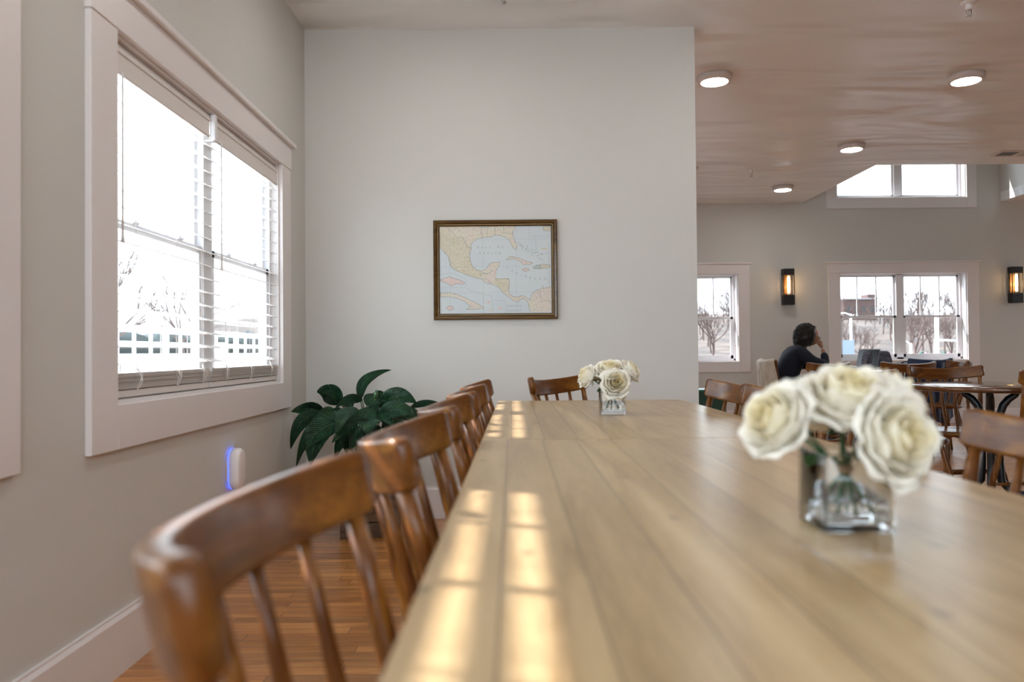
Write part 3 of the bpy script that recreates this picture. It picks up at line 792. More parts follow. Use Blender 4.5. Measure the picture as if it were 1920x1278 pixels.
root = empty('ceiling_vent', (5.03, 7.56, HC)); tag(root, 'louvred air vent in the ceiling at the right picture edge', 'vent')
m = MB(); m.box((-0.24,-0.11,-0.008),(0.24,-0.075,0)); m.box((-0.24,0.075,-0.008),(0.24,0.11,0)); m.box((-0.24,-0.075,-0.008),(-0.20,0.075,0)); m.box((0.20,-0.075,-0.008),(0.24,0.075,0)); m.box((-0.02,-0.075,-0.008),(0.02,0.075,0)); m.build('frame', M_fix, root, bevel=0.002)
m = MB(); m.box((-0.2,-0.075,-0.001),(0.2,0.075,0.0)); m.build('vent_shade_sheet', M_black, root)  # flat black sheet stands in for the shade inside the vent
m = MB()
for q in range(6): m.box((0.02,-0.07+q*0.025,-0.007),(0.2,-0.062+q*0.025,-0.001))
m.build('louvre', M_fix, root)
m = MB(); m.lathe([(0,-0.035),(0.05,-0.035),(0.062,-0.02),(0.064,0)], n=28, c=(1.905, 8.02, HC)); tag(m.build('smoke_detector', plain('detector_white', (0.7,0.62,0.6), rough=0.4)), 'white smoke detector on the ceiling past the end of the map wall', 'smoke detector')
bpy.data.objects['smoke_detector'].location = (0.0, 0, 0)

# ------------------------------------------------------------------ wall sconces on the far wall
M_bulb = emit('filament_bulb', (1.0, 0.60, 0.24), 8.0)
M_amber = plain('sconce_inner', (0.16,0.075,0.02), rough=0.3)
def sconce():
    root = empty('wall_sconce')
    w, h, d = 0.072, 0.235, 0.115
    m = MB(); m.box((-0.045,-0.030,-h+0.02),(0.045,0.0,h-0.02)); m.build('wall_plate', M_black, root, bevel=0.002)
    m = MB(); m.box((-w,-d,h-0.085),(w,-0.020,h)); m.build('top_cap', M_black, root, bevel=0.002)
    m = MB(); m.box((-w,-d,-h),(w,-0.020,-h+0.13)); m.build('bottom_cap', M_black, root, bevel=0.002)
    m = MB(); m.box((-w+.022,-0.032,-h+0.13),(w-.022,-0.028,h-0.085)); m.build('reflector', M_amber, root)
    m = MB()
    for sx in (-1, 1):
        m.box((sx*w-0.004*(1+sx), -d, -h+0.12),(sx*w+0.004*(1-sx), -d+0.008, h-0.08))
        m.box((sx*w-0.004*(1+sx), -0.036, -h+0.12),(sx*w+0.004*(1-sx), -0.028, h-0.08))
    for x in (-0.040,): m.box((x-0.002,-d,-h+0.12),(x+0.002,-d+0.004,h-0.08))
    m.build('cage', M_black, root)
    m = MB()
    for q in range(9):
        z = -h+0.145+q*0.027; m.tube([(-w+.003,-d+.003,z),(w-.003,-d+.003,z)], .0016, 5, smooth=False)
    m.build('cage_wire', M_black, root)
    m = MB(); m.lathe([(0,-0.105),(0.008,-0.10),(0.015,-0.08),(0.015,0.11),(0.012,0.125),(0,0.13)], n=16, c=(0.012,-0.068,0.012)); bo = m.build('bulb', M_bulb, root)
    m = MB(); m.lathe([(0.014,-0.13),(0.014,-0.095)], n=14, c=(0.012,-0.068,0.012)); m.build('socket', M_metal, root)
    l = bpy.data.lights.new('bulb_light', 'POINT'); l.energy = 2.6; l.color = (1.0, 0.62, 0.28); l.shadow_soft_size = 0.02
    lo = bpy.data.objects.new('bulb_light', l); COL.objects.link(lo); lo.parent = bo; lo.location = (0.012, -0.068, 0.012)
    return root
SC = sconce()
for i, (x, lab) in enumerate([(3.60, 'black wall sconce with glowing tube bulb left of the far double window'), (6.565, 'black wall sconce with glowing tube bulb cut by the right picture edge')]):
    c = SC if i == 0 else copy_tree(SC); c.location = (x, YF, 1.79); tag(c, lab, 'wall lamp', 'black filament sconces')

# ------------------------------------------------------------------ plug-in device on the left wall
root = empty('plug_in_air_freshener', (WL, 3.305, 0.484)); tag(root, 'white rounded plug-in device with a blue light strip, low on the left wall', 'plug-in device')
def pill(w, h, x0, x1, rr, inset=0.0):
    mb = MB(); n = 40
    def ring(x, s):
        out = []
        for q in range(n):
            t = 2*PI*q/n; c, s_ = math.cos(t), math.sin(t)
            y = (w/2-rr)*(1 if c > 0 else -1) + rr*c*1.0; z = (h/2-rr)*(1 if s_ > 0 else -1) + rr*s_
            out.append((x, y*s, z*s)) 
        return out
    rings = [ring(x0, 1), ring(x0+(x1-x0)*0.7, 1), ring(x0+(x1-x0)*0.93, 0.93), ring(x1, 0.8)]
    vs = [p for r in rings for p in r]
    fs = [(i*n+q, i*n+(q+1)%n, (i+1)*n+(q+1)%n, (i+1)*n+q) for i in range(3) for q in range(n)] + [tuple(range(n)), tuple(range(3*n, 4*n))]
    mb.add(vs, fs, True); return mb
pill(0.098, 0.172, 0.014, 0.055, 0.046).build('body', plain('device_white', (0.88,0.84,0.84), rough=0.35), root)
pill(0.100, 0.175, 0.009, 0.0142, 0.047).build('light_strip', emit('blue_led', (0.10,0.16,1.0), 0.8), root)
pill(0.10, 0.14, 0.0, 0.0102, 0.045).build('wall_plug', plain('device_back', (0.6,0.55,0.55), rough=0.4), root)

# ------------------------------------------------------------------ planter with peace lily in the corner
M_leaf = None
def leaf_mat():
    m, nt, b = new_mat('lily_leaf'); L = nt.links.new
    tc = N(nt, 'ShaderNodeTexCoord'); 
    uv = N(nt, 'ShaderNodeAttribute'); uv.attribute_name = 'leafuv'
    sp = N(nt, 'ShaderNodeSeparateXYZ'); L(uv.outputs['Vector'], sp.inputs[0])
    ab = N(nt, 'ShaderNodeMath', operation='ABSOLUTE'); L(sp.outputs[0], ab.inputs[0])
    ad = N(nt, 'ShaderNodeMath', operation='MULTIPLY_ADD'); L(ab.outputs[0], ad.inputs[0]); ad.inputs[1].default_value = -0.28; L(sp.outputs[1], ad.inputs[2])
    mu = N(nt, 'ShaderNodeMath', operation='MULTIPLY'); L(ad.outputs[0], mu.inputs[0]); mu.inputs[1].default_value = 95
    sn = N(nt, 'ShaderNodeMath', operation='SINE'); L(mu.outputs[0], sn.inputs[0])
    nz = N(nt, 'ShaderNodeTexNoise'); nz.inputs['Scale'].default_value = 14; L(tc.outputs['Object'], nz.inputs['Vector'])
    r = ramp(nt, [(0.3, (0.009,0.040,0.019)), (0.6, (0.020,0.078,0.033)), (0.8, (0.045,0.13,0.045))]); L(nz.outputs['Fac'], r.inputs[0])
    rib = N(nt, 'ShaderNodeMath', operation='LESS_THAN'); L(ab.outputs[0], rib.inputs[0]); rib.inputs[1].default_value = 0.035
    mx = N(nt, 'ShaderNodeMix', data_type='RGBA'); L(rib.outputs[0], mx.inputs[0]); L(r.outputs[0], mx.inputs[6]); mx.inputs[7].default_value = (0.05,0.13,0.05,1)
    L(mx.outputs[2], b.inputs['Base Color']); b.inputs['Roughness'].default_value = 0.28
    bp = N(nt, 'ShaderNodeBump'); bp.inputs['Strength'].default_value = 0.9; bp.inputs['Distance'].default_value = 0.005; L(sn.outputs[0], bp.inputs['Height']); L(bp.outputs[0], b.inputs['Normal'])
    return m
M_leaf = leaf_mat()
M_stem = plain('lily_stem', (0.035,0.12,0.03), rough=0.4)
PX, PY = -0.78, 4.20
crate = empty('planter_crate', (PX, PY, 0)); tag(crate, 'dark weathered wooden crate planter on the floor in the corner', 'planter')
crate.rotation_euler = (0, 0, D2R(10))
CW, CH_ = 0.145, 0.40
for fx in (0, 1, 2, 3):
    m = MB(); R_ = Matrix.Rotation(fx*PI/2, 4, 'Z')
    for q in range(5):
        m.box((-CW, -CW-0.008, 0.004+q*0.08), (CW, -CW+0.004, 0.004+q*0.08+0.074), R_)
    m.build('side_panel', M_crate, crate, bevel=0.0015)
for sx in (-1, 1):
    for sy in (-1, 1):
        m = MB(); m.box((sx*CW-0.012, sy*CW-0.012, 0), (sx*CW+0.012, sy*CW+0.012, CH_)); m.build('corner_batten', M_crate, crate, bevel=0.0015)
m = MB(); m.box((-CW+0.005,-CW+0.005,0.01),(CW-0.005,CW-0.005,CH_-0.05)); m.build('soil', plain('soil', (0.03,0.02,0.012), rough=0.95, bump=1, bscale=60), crate)
text_mesh('stencil', 'W', 0.05, M_black, crate, (0.075, -CW-0.0085, 0.125), (PI/2, 0, 0), 0.0003)

plant = empty('peace_lily', (PX, PY, CH_-0.05)); tag(plant, 'dark green broad-leaved peace lily plant spilling over its crate in the corner', 'plant')
def u2w(u, v, Y):  # photograph pixel of a leaf tip at depth Y -> metres (planning helper)
    du, dv = u-960, v-639
    c, s_ = math.cos(roll), math.sin(roll)
    a, b = du*c - dv*s_, du*s_ + dv*c
    q = Vector((a/F_PX, 1, -b/F_PX)); cp, sp = math.cos(pitch), math.sin(pitch)
    w = Vector((q.x, q.y*cp - q.z*sp, q.y*sp + q.z*cp)); t = Y/w.y
    return Vector((0,0,CAM_Z)) + w*t
def leaf(base, tip, width, bend, roll_=0.0, sseed=0):
    """blade from base to tip; bend = sag vector added mid-blade"""
    base, tip = Vector(base), Vector(tip); rn = random.Random(sseed)
    ax = (tip-base); ln = ax.length
    bd = Vector(bend)
    def cpt(t): return base.lerp(tip, t) + bd*(4*t*(1-t))
    nu, nv = 8, 18
    vs = []; uvs = []
    ph = rn.uniform(0, 6)
    for j in range(nv+1):
        t = j/nv; p = cpt(t); tg = (cpt(min(1, t+.02)) - cpt(max(0, t-.02))).normalized()
        fc = min(1, abs(roll_)); upv = Vector((0,-0.30,1)).lerp(Vector((0,-1,0.12)), fc); side = tg.cross(upv)
        if side.length < 1e-3: side = Vector((1,0,0))
        side.normalize(); nrm = side.cross(tg).normalized()
        rl2 = 0.35*roll_; side2 = side*math.cos(rl2) + nrm*math.sin(rl2); nrm2 = nrm*math.cos(rl2) - side*math.sin(rl2)
        w = width*0.5*(math.sin(PI*min(1, t**0.72))**0.85)*(1 if t < 0.98 else 0.3) + 0.0006
        for i in range(nu+1):
            s_ = -1+2*i/nu
            ruf = 0.06*width*math.sin(9*t+ph)*s_*s_
            vs.append(p + side2*(s_*w) + nrm2*(0.22*abs(s_)*w + ruf)); uvs.append((s_, t*ln/0.2, 0))
    fs = [(j*(nu+1)+i, j*(nu+1)+i+1, (j+1)*(nu+1)+i+1, (j+1)*(nu+1)+i) for j in range(nv) for i in range(nu)]
    me = bpy.data.meshes.new('leaf'); me.from_pydata([tuple(v-Vector(plant.location)) for v in vs], [], fs)
    me.polygons.foreach_set('use_smooth', [True]*len(fs))
    at = me.attributes.new('leafuv', 'FLOAT_VECTOR', 'POINT'); at.data.foreach_set('vector', [c for u in uvs for c in u])
    me.materials.append(M_leaf); o = bpy.data.objects.new('leaf', me); COL.objects.link(o); o.parent = plant
    m = o.modifiers.new('s', 'SOLIDIFY'); m.thickness = 0.0012
    return o
LV = [ # (base px, base Y), (tip px, tip Y), width px, bend(z, y), roll
 ((676,748),4.20,(733,694),4.22,30,(-.045,0,.03),0.9), ((640,757),4.15,(594,735),4.10,52,(0,0,.03),1.0), ((640,757),4.15,(604,738),4.05,34,(0,0,.02),-.6),
 ((607,772),4.12,(546,772),4.02,34,(0,0,.02),1.2), ((600,776),4.05,(545,842),3.98,34,(-.02,0,.05),0.7), ((628,770),3.98,(586,800),3.92,28,(0,0,.02),.8),
 ((680,752),4.05,(629,765),3.95,22,(0,0,.03),.9), ((630,780),4.0,(555,875),3.92,30,(-.02,0,.06),.5), ((645,790),3.95,(570,845),3.88,52,(-.02,0,.03),.6),
 ((672,768),3.92,(630,815),3.86,48,(-.01,0,.03),-.2), ((620,800),3.95,(582,872),3.86,50,(-.02,0,.03),.4), ((668,800),3.93,(622,830),3.85,26,(0,0,.02),.6),
 ((700,765),3.98,(655,845),3.88,60,(0,0,.03),-.3), ((665,800),4.0,(628,860),3.9,30,(-.01,0,.02),.5), ((712,764),4.02,(781,756),3.98,44,(0,0,.05),-.8),
 ((712,785),3.95,(777,780),3.90,46,(0,0,.04),-.5), ((690,790),3.90,(690,815),3.82,56,(0,0,.02),0), ((770,763),4.12,(830,758),4.05,16,(0,0,.015),-.8),
 ((700,780),3.98,(738,800),3.88,40,(0,0,.03),-.4), ((688,760),4.15,(703,742),4.22,30,(0,0,.02),.9), ((690,775),4.0,(722,752),4.0,20,(0,0,.02),1.0),
 ((700,800),3.95,(694,845),3.86,40,(0,0,.03),.1), ((715,800),4.05,(770,830),4.0,50,(0,0,.04),-.4), ((660,765),4.22,(640,753),4.28,30,(0,0,.02),.6),
 ((700,755),4.22,(728,748),4.26,36,(0,0,.02),-.6), ((650,810),4.02,(650,850),3.92,36,(0,0,.02),.3), ((735,790),4.1,(800,800),4.08,44,(0,0,.05),-.4),
 ((610,790),4.08,(566,823),4.02,30,(0,0,.02),.6), ((690,748),4.1,(720,728),4.12,0,(0,0,.0),.3),
 ((640,785),4.00,(600,830),3.93,46,(-.01,0,.04),.5), ((660,782),3.97,(640,836),3.90,44,(0,0,.03),.2), ((625,790),4.06,(588,852),3.99,44,(-.01,0,.04),.5),
 ((676,780),4.0,(668,838),3.94,50,(0,0,.02),.1), ((705,775),4.05,(745,812),4.0,52,(0,0,.04),-.3), ((680,770),4.08,(712,792),4.02,44,(0,0,.03),-.2), ((650,775),4.1,(622,800),4.05,46,(0,0,.02),.4),
]
for i, (b, by, t, ty, wpx, bd, rl) in enumerate(LV):
    if wpx == 0: continue
    B, T = u2w(*b, by), u2w(*t, ty)
    leaf(B, T, wpx/F_PX*4.0*0.80, bd, rl, i)
    root_pt = Vector((PX + (B.x-PX)*0.15, PY + (B.y-PY)*0.2, CH_-0.06))
    m = MB(); mid = root_pt.lerp(B, 0.55) + Vector((0,0,0.05))
    pts = [root_pt + (mid-root_pt)*t_*2*(1) if t_ < .5 else mid.lerp(B, (t_-.5)*2) for t_ in (0,.15,.3,.45,.6,.75,.9,1)]
    m.tube([p-Vector(plant.location) for p in pts], .0028, 6); m.build('leaf_stalk', M_stem, plant)
# flower spadix with its sheath
p0 = u2w(704,775,4.08); p1 = u2w(703,748,4.08); p2 = u2w(706,730,4.08)
m = MB(); m.tube([Vector(q)-Vector(plant.location) for q in (Vector((PX,PY,CH_-0.05)), p0, p1)], [.004,.004,.006], 8); m.build('flower_stalk', plain('young_stem', (0.07,0.22,0.05), rough=0.4), plant)
m = MB(); m.tube([p1.lerp(p2, t)-Vector(plant.location) for t in (0,.2,.5,.8,1)], [.004,.010,.013,.008,.001], 10); m.build('flower_bud', M_leaf, plant)

# ------------------------------------------------------------------ glass vases with white roses
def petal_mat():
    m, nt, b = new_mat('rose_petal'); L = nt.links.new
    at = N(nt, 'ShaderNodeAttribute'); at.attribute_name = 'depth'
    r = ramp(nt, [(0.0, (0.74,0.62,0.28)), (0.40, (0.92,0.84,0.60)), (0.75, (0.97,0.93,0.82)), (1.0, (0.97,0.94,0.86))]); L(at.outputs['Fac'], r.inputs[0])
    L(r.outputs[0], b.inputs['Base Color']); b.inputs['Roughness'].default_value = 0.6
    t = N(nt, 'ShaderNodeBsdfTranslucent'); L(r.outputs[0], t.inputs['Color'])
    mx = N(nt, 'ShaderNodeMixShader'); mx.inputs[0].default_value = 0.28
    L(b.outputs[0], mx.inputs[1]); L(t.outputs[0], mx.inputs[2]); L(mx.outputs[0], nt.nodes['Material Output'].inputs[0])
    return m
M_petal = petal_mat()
M_rstem = plain('rose_stem', (0.03,0.10,0.03), rough=0.5)
M_rleaf = plain('rose_leaf', (0.025,0.075,0.02), rough=0.5, var=0.3, vscale=30)
def rose_bloom(r, seed, parent, mat4):
    rn = random.Random(seed); vs = []; fs = []; dep = []
    layers = [(4, .16, .80, 1.5), (4, .28, .86, 1.15), (5, .44, .90, .95), (5, .60, .86, .85), (6, .78, .74, .75), (7, .96, .56, .66), (7, 1.05, .34, .62)]
    for li, (n, rad, ht, spread) in enumerate(layers):
        ph0 = rn.uniform(0, 6)
        for q in range(n):
            ph = ph0 + 2*PI*q/n + rn.uniform(-.12, .12); hw = spread*rn.uniform(.9, 1.1)
            lift = rn.uniform(-.10, .10); rr = rad*rn.uniform(.90, 1.10); fl = rn.uniform(.0, .14) * (li/6)
            nu, nv = 10, 9; o = len(vs)
            for i in range(nu+1):
                s_ = -1+2*i/nu
                for j in range(nv+1):
                    t = j/nv
                    tt = t*(1-0.20*s_*s_*1.0)                      # rounded lip
                    ang = ph + s_*hw*(0.35+0.65*math.sin(PI*.5*min(1, t*1.5)))
                    bulge = math.sin(PI*.5*min(1, tt*1.35))
                    rad_ = rr*bulge*(1-0.10*(1-li/6)*tt) + (0.10+fl)*max(0, tt-.78)/.22*(li/6+.15) 
                    z = -0.42 + (ht+0.42+lift)*(tt**1.15) - (0.10+0.12*li/6)*max(0, tt-.82)/.18*(li/6)
                    wob = 0.16*(0.3+li/6)*t*t*noise.noise(Vector((1.5*math.cos(ang)*rr*2+seed, 1.5*math.sin(ang)*rr*2, li*.8+q*.37)))
                    rad_ += wob + 0.03*s_*(1 if q%2 else -1)*t
                    vs.append(mat4 @ Vector((r*rad_*math.cos(ang), r*rad_*math.sin(ang), r*(z+0.16*t*t*noise.noise(Vector((s_*1.6+q*3.1, li*2.3+seed, 1.7)))+0.03*math.sin(3*s_+seed)*t))))
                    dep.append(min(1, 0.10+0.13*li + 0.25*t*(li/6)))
            for i in range(nu):
                for j in range(nv):
                    a = o+i*(nv+1)+j; fs.append((a, a+nv+1, a+nv+2, a+1))
    me = bpy.data.meshes.new('bloom'); me.from_pydata([tuple(v) for v in vs], [], fs); me.polygons.foreach_set('use_smooth', [True]*len(fs))
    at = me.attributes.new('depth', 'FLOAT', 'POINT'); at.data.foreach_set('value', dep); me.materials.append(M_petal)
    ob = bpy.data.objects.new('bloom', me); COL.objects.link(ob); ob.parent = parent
    m = ob.modifiers.new('s', 'SOLIDIFY'); m.thickness = 0.0008
    return ob
# bouquet in a frame centred on the vase bottom, z=0 on the table top
ROSES = [ # centre (x,y,z), facing, radius, foot (x,y), near label part, far label part
 ((-.088,-.030,.128), (-.80,-.40,.45), .040, (.020,.015), 'left-hand', 'lowest left'),
 ((-.002,-.016,.146), (.05,-.55,.85), .048, (-.004,.0), 'top middle', 'top'),
 ((.024,-.058,.110), (.35,-.90,.22), .047, (-.022,.018), 'large lower right', 'front right'),
 ((.062,.022,.142), (.65,-.05,.70), .043, (-.020,-.016), 'upper right', 'outermost right'),
 ((-.052,.036,.136), (-.45,.45,.80), .040, (.022,-.02), 'rear upper left', 'rear left'),
 ((.020,.066,.136), (.15,.80,.60), .040, (.0,-.024), 'hidden rear', 'hidden rear'),
]
def bouquet(cx, cy, rz, near):
    gname = 'white roses in the near vase' if near else 'white roses in the distant vase'
    where = 'in the near glass vase' if near else 'in the distant small vase'
    T0 = Matrix.Translation((cx, cy, TZ)) @ Matrix.Rotation(rz, 4, 'Z')
    Tz = Matrix.Translation((cx, cy, TZ))
    for i, (c, f, r, foot, la, lb) in enumerate(ROSES):
        lab = ('%s ivory rose %s' % (la, where)) if near else ('%s cream rose %s' % (lb, where))
        if not near: c = (c[0]*.84, c[1]*.84, c[2]-.003)
        C = T0 @ Vector(c); root = empty('rose', C); tag(root, lab, 'flower', gname)
        fd = (T0.to_3x3() @ Vector(f)).normalized(); q = fd.to_track_quat('Z', 'Y').to_matrix().to_4x4()
        rose_bloom(r*(1.0 if near else 0.93), i*3+(0 if near else 50), root, q)
        # stem through the tie to a foot on the vase floor
        tie = T0 @ Vector((0, 0, .062)); ft = T0 @ Vector((foot[0]*1.0, foot[1], .018)); b0 = C - fd*r*0.38
        mid = tie.lerp(b0, .5) + (C - tie)*0 - fd*0.012
        off = Vector((foot[0], foot[1], 0))*(-0.12)
        pts = [b0, b0.lerp(mid, .5) - fd*.006, mid, mid.lerp(tie+off, .6), tie+off, tie.lerp(ft, .35), ft]
        m = MB(); m.tube([p-C for p in pts], .0024, 8); m.build('stem', M_rstem, root)
        m = MB(); bq = Vector(fd)
        for k in range(5):   # sepals
            a = k*2*PI/5; loc = q.to_3x3() @ Vector((math.cos(a), math.sin(a), -.25)); sd = q.to_3x3() @ Vector((-math.sin(a), math.cos(a), 0))
            p0 = -fd*r*.42; p1 = p0 + loc*r*.42; p2 = p0 + loc*r*.75 + fd*r*.05
            m.add([p0, p1+sd*r*.10, p2, p1-sd*r*.10], [(0,1,2,3)], True)
        m.build('sepal', M_rleaf, root)
        if i in (0, 1, 3):
            m = MB(); lp = mid - C; dr = (Vector((-.6 if i == 0 else (.15 if i == 1 else .7), -.6, .1)).normalized()); sd = dr.cross(Vector((0,0,1))).normalized()
            m.grid(lambda u, v: lp + dr*(.045*v) + sd*((u-.5)*.026*math.sin(PI*min(1, v*.95+.03))) + Vector((0,0,-.35*v*v*.045+.2*abs(u-.5)*.02)), 4, 8)
            m.build('leaf', M_rleaf, root)
    # vase
    v = empty('glass_vase', (cx, cy, TZ)); v.rotation_euler = (0, 0, 0)
    tag(v, 'square clear glass vase on the near table, large and blurred' if near else 'square clear glass vase on the far table beneath the small roses', 'vase', 'square glass vases')
    h, w, t, b = 0.090, 0.041, 0.0042, 0.010
    bm = bmesh.new()
    def ringv(s, z): return [bm.verts.new((sx*s, sy*s, z)) for sx, sy in ((-1,-1),(1,-1),(1,1),(-1,1))]
    o0, o1, i1, i0 = ringv(w, 0), ringv(w, h), ringv(w-t, h), ringv(w-t, b)
    bm.faces.new(list(reversed(o0)))
    for A_, B_ in ((o0, o1), (o1, i1), (i1, i0)):
        for k in range(4): bm.faces.new((A_[k], A_[(k+1)%4], B_[(k+1)%4], B_[k]))
    bm.faces.new(i0)
    bmesh.ops.recalc_face_normals(bm, faces=bm.faces)
    bmesh.ops.bevel(bm, geom=list(bm.edges), offset=0.0022, segments=3, affect='EDGES', profile=.5)
    me = bpy.data.meshes.new('vase_body'); bm.to_mesh(me); bm.free(); me.polygons.foreach_set('use_smooth', [True]*len(me.polygons)); me.materials.append(M_vase)
    ob = bpy.data.objects.new('vase_body', me); COL.objects.link(ob); ob.parent = v
    m = MB(); s = w-t-0.0004; m.box((-s,-s,b+.0004),(s,s,.034)); m.build('clear_filling', M_water, v, bevel=.002)
    m = MB(); m.lathe([(.0085,-.004),(.0095,-.002),(.0095,.002),(.0085,.004)], n=16); tie = m.build('twine_tie', plain('twine', (0.30,0.17,0.09), rough=0.9)); 
    tie.location = T0 @ Vector((0,0,.062)); tag(tie, ('brown tie binding the rose stems in the near vase' if near else 'brown tie binding the rose stems in the distant vase'), 'tie', 'ties around the rose stems')
bouquet(0.402, 0.931, 0.0, True)
bouquet(0.339, 2.612, D2R(-16), False)

# ------------------------------------------------------------------ the person at the far table
M_skin = plain('skin', (0.36,0.17,0.10), rough=0.5, var=0.08, vscale=12)
M_sweater = plain('navy_knit', (0.003,0.006,0.017), rough=0.85, bump=0.5, bscale=220)
M_trouser = plain('dark_trousers', (0.012,0.014,0.022), rough=0.85)
M_hair = plain('dark_curls', (0.020,0.014,0.010), rough=0.45, spec=0.6)
def skin(name, pts, edges, rad, mat, parent, root_i=0, sub=2):
    me = bpy.data.meshes.new(name); me.from_pydata([tuple(p) for p in pts], edges, [])
    o = bpy.data.objects.new(name, me); COL.objects.link(o); o.parent = parent; me.materials.append(mat)
    m = o.modifiers.new('skin', 'SKIN'); m.use_smooth_shade = True
    for i, r in enumerate(rad):
        sv = me.skin_vertices[0].data[i]
        sv.radius = r if isinstance(r, tuple) else (r, r); sv.use_root = (i == root_i)
    m = o.modifiers.new('sub', 'SUBSURF'); m.levels = sub; m.render_levels = sub
    return o
# person frame: x forward (towards her table), y to her left, z up; origin on floor under the seat
person = empty('person', (3.19, 8.87, 0)); tag(person, 'seated person in navy sweater with dark curly hair and glasses, hand at mouth', 'person')
V3 = lambda *a: Vector(a)
hipR, hipL = V3(-.02,-.085,.53), V3(-.02,.085,.53)
# body: pelvis - chest - neck - head core, arms and legs as one continuous skin
P = [V3(-.02,0,.53), V3(-.02,0,.68), V3(.03,0,.83), V3(.09,0,.945), V3(.165,0,1.005), V3(.215,0,1.05),
     V3(.085,-.155,.935), V3(.20,-.22,.835), V3(.375,-.165,.800), V3(.385,-.10,.900), V3(.375,-.06,.985),
     V3(.085,.155,.935), V3(.17,.20,.80), V3(.30,.15,.790), V3(.45,.03,.785), 
     V3(.02,-.09,.53), V3(.42,-.10,.52), V3(.44,-.10,.10), V3(.56,-.10,.045),
     V3(.02,.09,.53), V3(.42,.10,.52), V3(.44,.11,.10), V3(.56,.12,.045)]
E_ = [(0,1),(1,2),(2,3),(3,4),(4,5),(3,6),(6,7),(7,8),(8,9),(9,10),(3,11),(11,12),(12,13),(13,14),(0,15),(15,16),(16,17),(17,18),(0,19),(19,20),(20,21),(21,22)]
R_ = [(.105,.12),(.09,.105),(.095,.11),(.070,.085),.046,.05, .050,.043,.036,.030,.023, .050,.043,.036,.026, .085,.062,.042,.035, .085,.062,.042,.035]
body = skin('body', P, E_, R_, M_skin, person)
sw_i = [0,1,2,3,6,7,8,9,11,12,13,4]
mp_ = {k: i for i, k in enumerate(sw_i)}
SP_ = [P[i] for i in sw_i]; SP_[mp_[4]] = P[3].lerp(P[4], .55); SP_[mp_[0]] = P[0] + V3(0,0,.03); SP_[mp_[9]] = P[9].lerp(P[10], .45)
SR = {0:(.145,.16),1:(.14,.155),2:(.15,.17),3:(.135,.16),6:.088,7:.068,8:.054,9:.042,11:.088,12:.068,13:.052,4:.075}
skin('sweater', SP_, [(mp_[a], mp_[b]) for a, b in E_ if a in mp_ and b in mp_], [SR[i] for i in sw_i], M_sweater, body)
tr_i = [0,15,16,17,19,20,21]; mt = {k: i for i, k in enumerate(tr_i)}
TR = {0:(.13,.145),15:.098,16:.074,17:.055,19:.098,20:.074,21:.055}
skin('trousers', [P[i] for i in tr_i], [(mt[a], mt[b]) for a, b in E_ if a in mt and b in mt], [TR[i] for i in tr_i], M_trouser, body)
for sy in (-1, 1):
    m = MB(); m.grid(lambda u, v: V3(.41+.24*v, sy*.105+.045*math.cos(2*PI*u)*math.sin(PI*min(1,.1+v*.9))**.5, .005+.045*(1-v*.5)*(1+math.sin(2*PI*u))*.9), 16, 8); m.build('shoe', M_black, body, weld=True)
# head: lofted skull with profile, tilted slightly down
HC_ = V3(.275, 0, 1.125); Rh = Matrix.Rotation(D2R(6), 3, 'Y')
def headpt(u, v):
    th = 2*PI*u; ph = PI*v
    x, y, z = math.sin(ph)*math.cos(th), math.sin(ph)*math.sin(th), math.cos(ph)
    X, Y, Z = .088*x, .070*y, .108*z
    front = max(0, x)**2
    if z < 0: X *= 1 - .10*(-z) ; Y *= 1 - .30*(-z)
    if x > 0: X += front*(.012*math.exp(-((z+.75)/.22)**2))            # chin
    nose = max(0, 1-abs(y)/.22)*front*math.exp(-((z+.13)/.20)**2); X += .027*nose
    X += front*max(0, 1-abs(y)/.35)*(.007*math.exp(-((z+.42)/.09)**2))  # lips
    X -= front*math.exp(-((abs(y)-.38)/.16)**2)*.010*math.exp(-((z-.08)/.12)**2)  # eye sockets
    return HC_ + Rh @ V3(X, Y, Z)
m = MB(); m.grid(headpt, 40, 32); m.build('head', M_skin, body, weld=True)
def at_head(x, y, z): return HC_ + Rh @ V3(x, y, z)
for sy in (-1, 1):
    m = MB(); m.lathe([(0,-.011),(.008,-.008),(.011,0),(.008,.008),(0,.011)], n=12, c=at_head(.070, sy*.028, .010)); m.build('eye', plain('eye_white', (0.6,0.57,0.53), rough=0.2), body)
    m = MB(); m.tube([at_head(.0,sy*.070,.02), at_head(-.012,sy*.078,.01), at_head(-.006,sy*.076,-.018), at_head(.002,sy*.070,-.028)], [.008,.010,.009,.005], 8); m.build('ear', M_skin, body)
m = MB(); m.tube([at_head(.088,-.018,-.048), at_head(.095,0,-.046), at_head(.088,.018,-.048)], [.003,.006,.003], 8); m.build('lips', plain('lips', (0.30,0.10,0.08), rough=0.5), body)
gls = MB()
for sy in (-1, 1):
    gls.tube([at_head(.098, sy*.032+.021*math.cos(a), .008+.017*math.sin(a)) for a in [2*PI*k/14 for k in range(15)]], .0016, 6)
    gls.tube([at_head(.097, sy*.053, .012), at_head(.05, sy*.072, .012), at_head(-.01, sy*.074, .008)], .0016, 6)
gls.tube([at_head(.099,-.011,.010), at_head(.101,0,.014), at_head(.099,.011,.010)], .0016, 6)
go = gls.build('glasses', M_metal, person)
lm = MB()
for sy in (-1, 1): lm.add([at_head(.098, sy*.032+.020*math.cos(2*PI*k/14), .008+.016*math.sin(2*PI*k/14)) for k in range(14)], [tuple(range(14))])
lm.build('lens', M_pane, go)
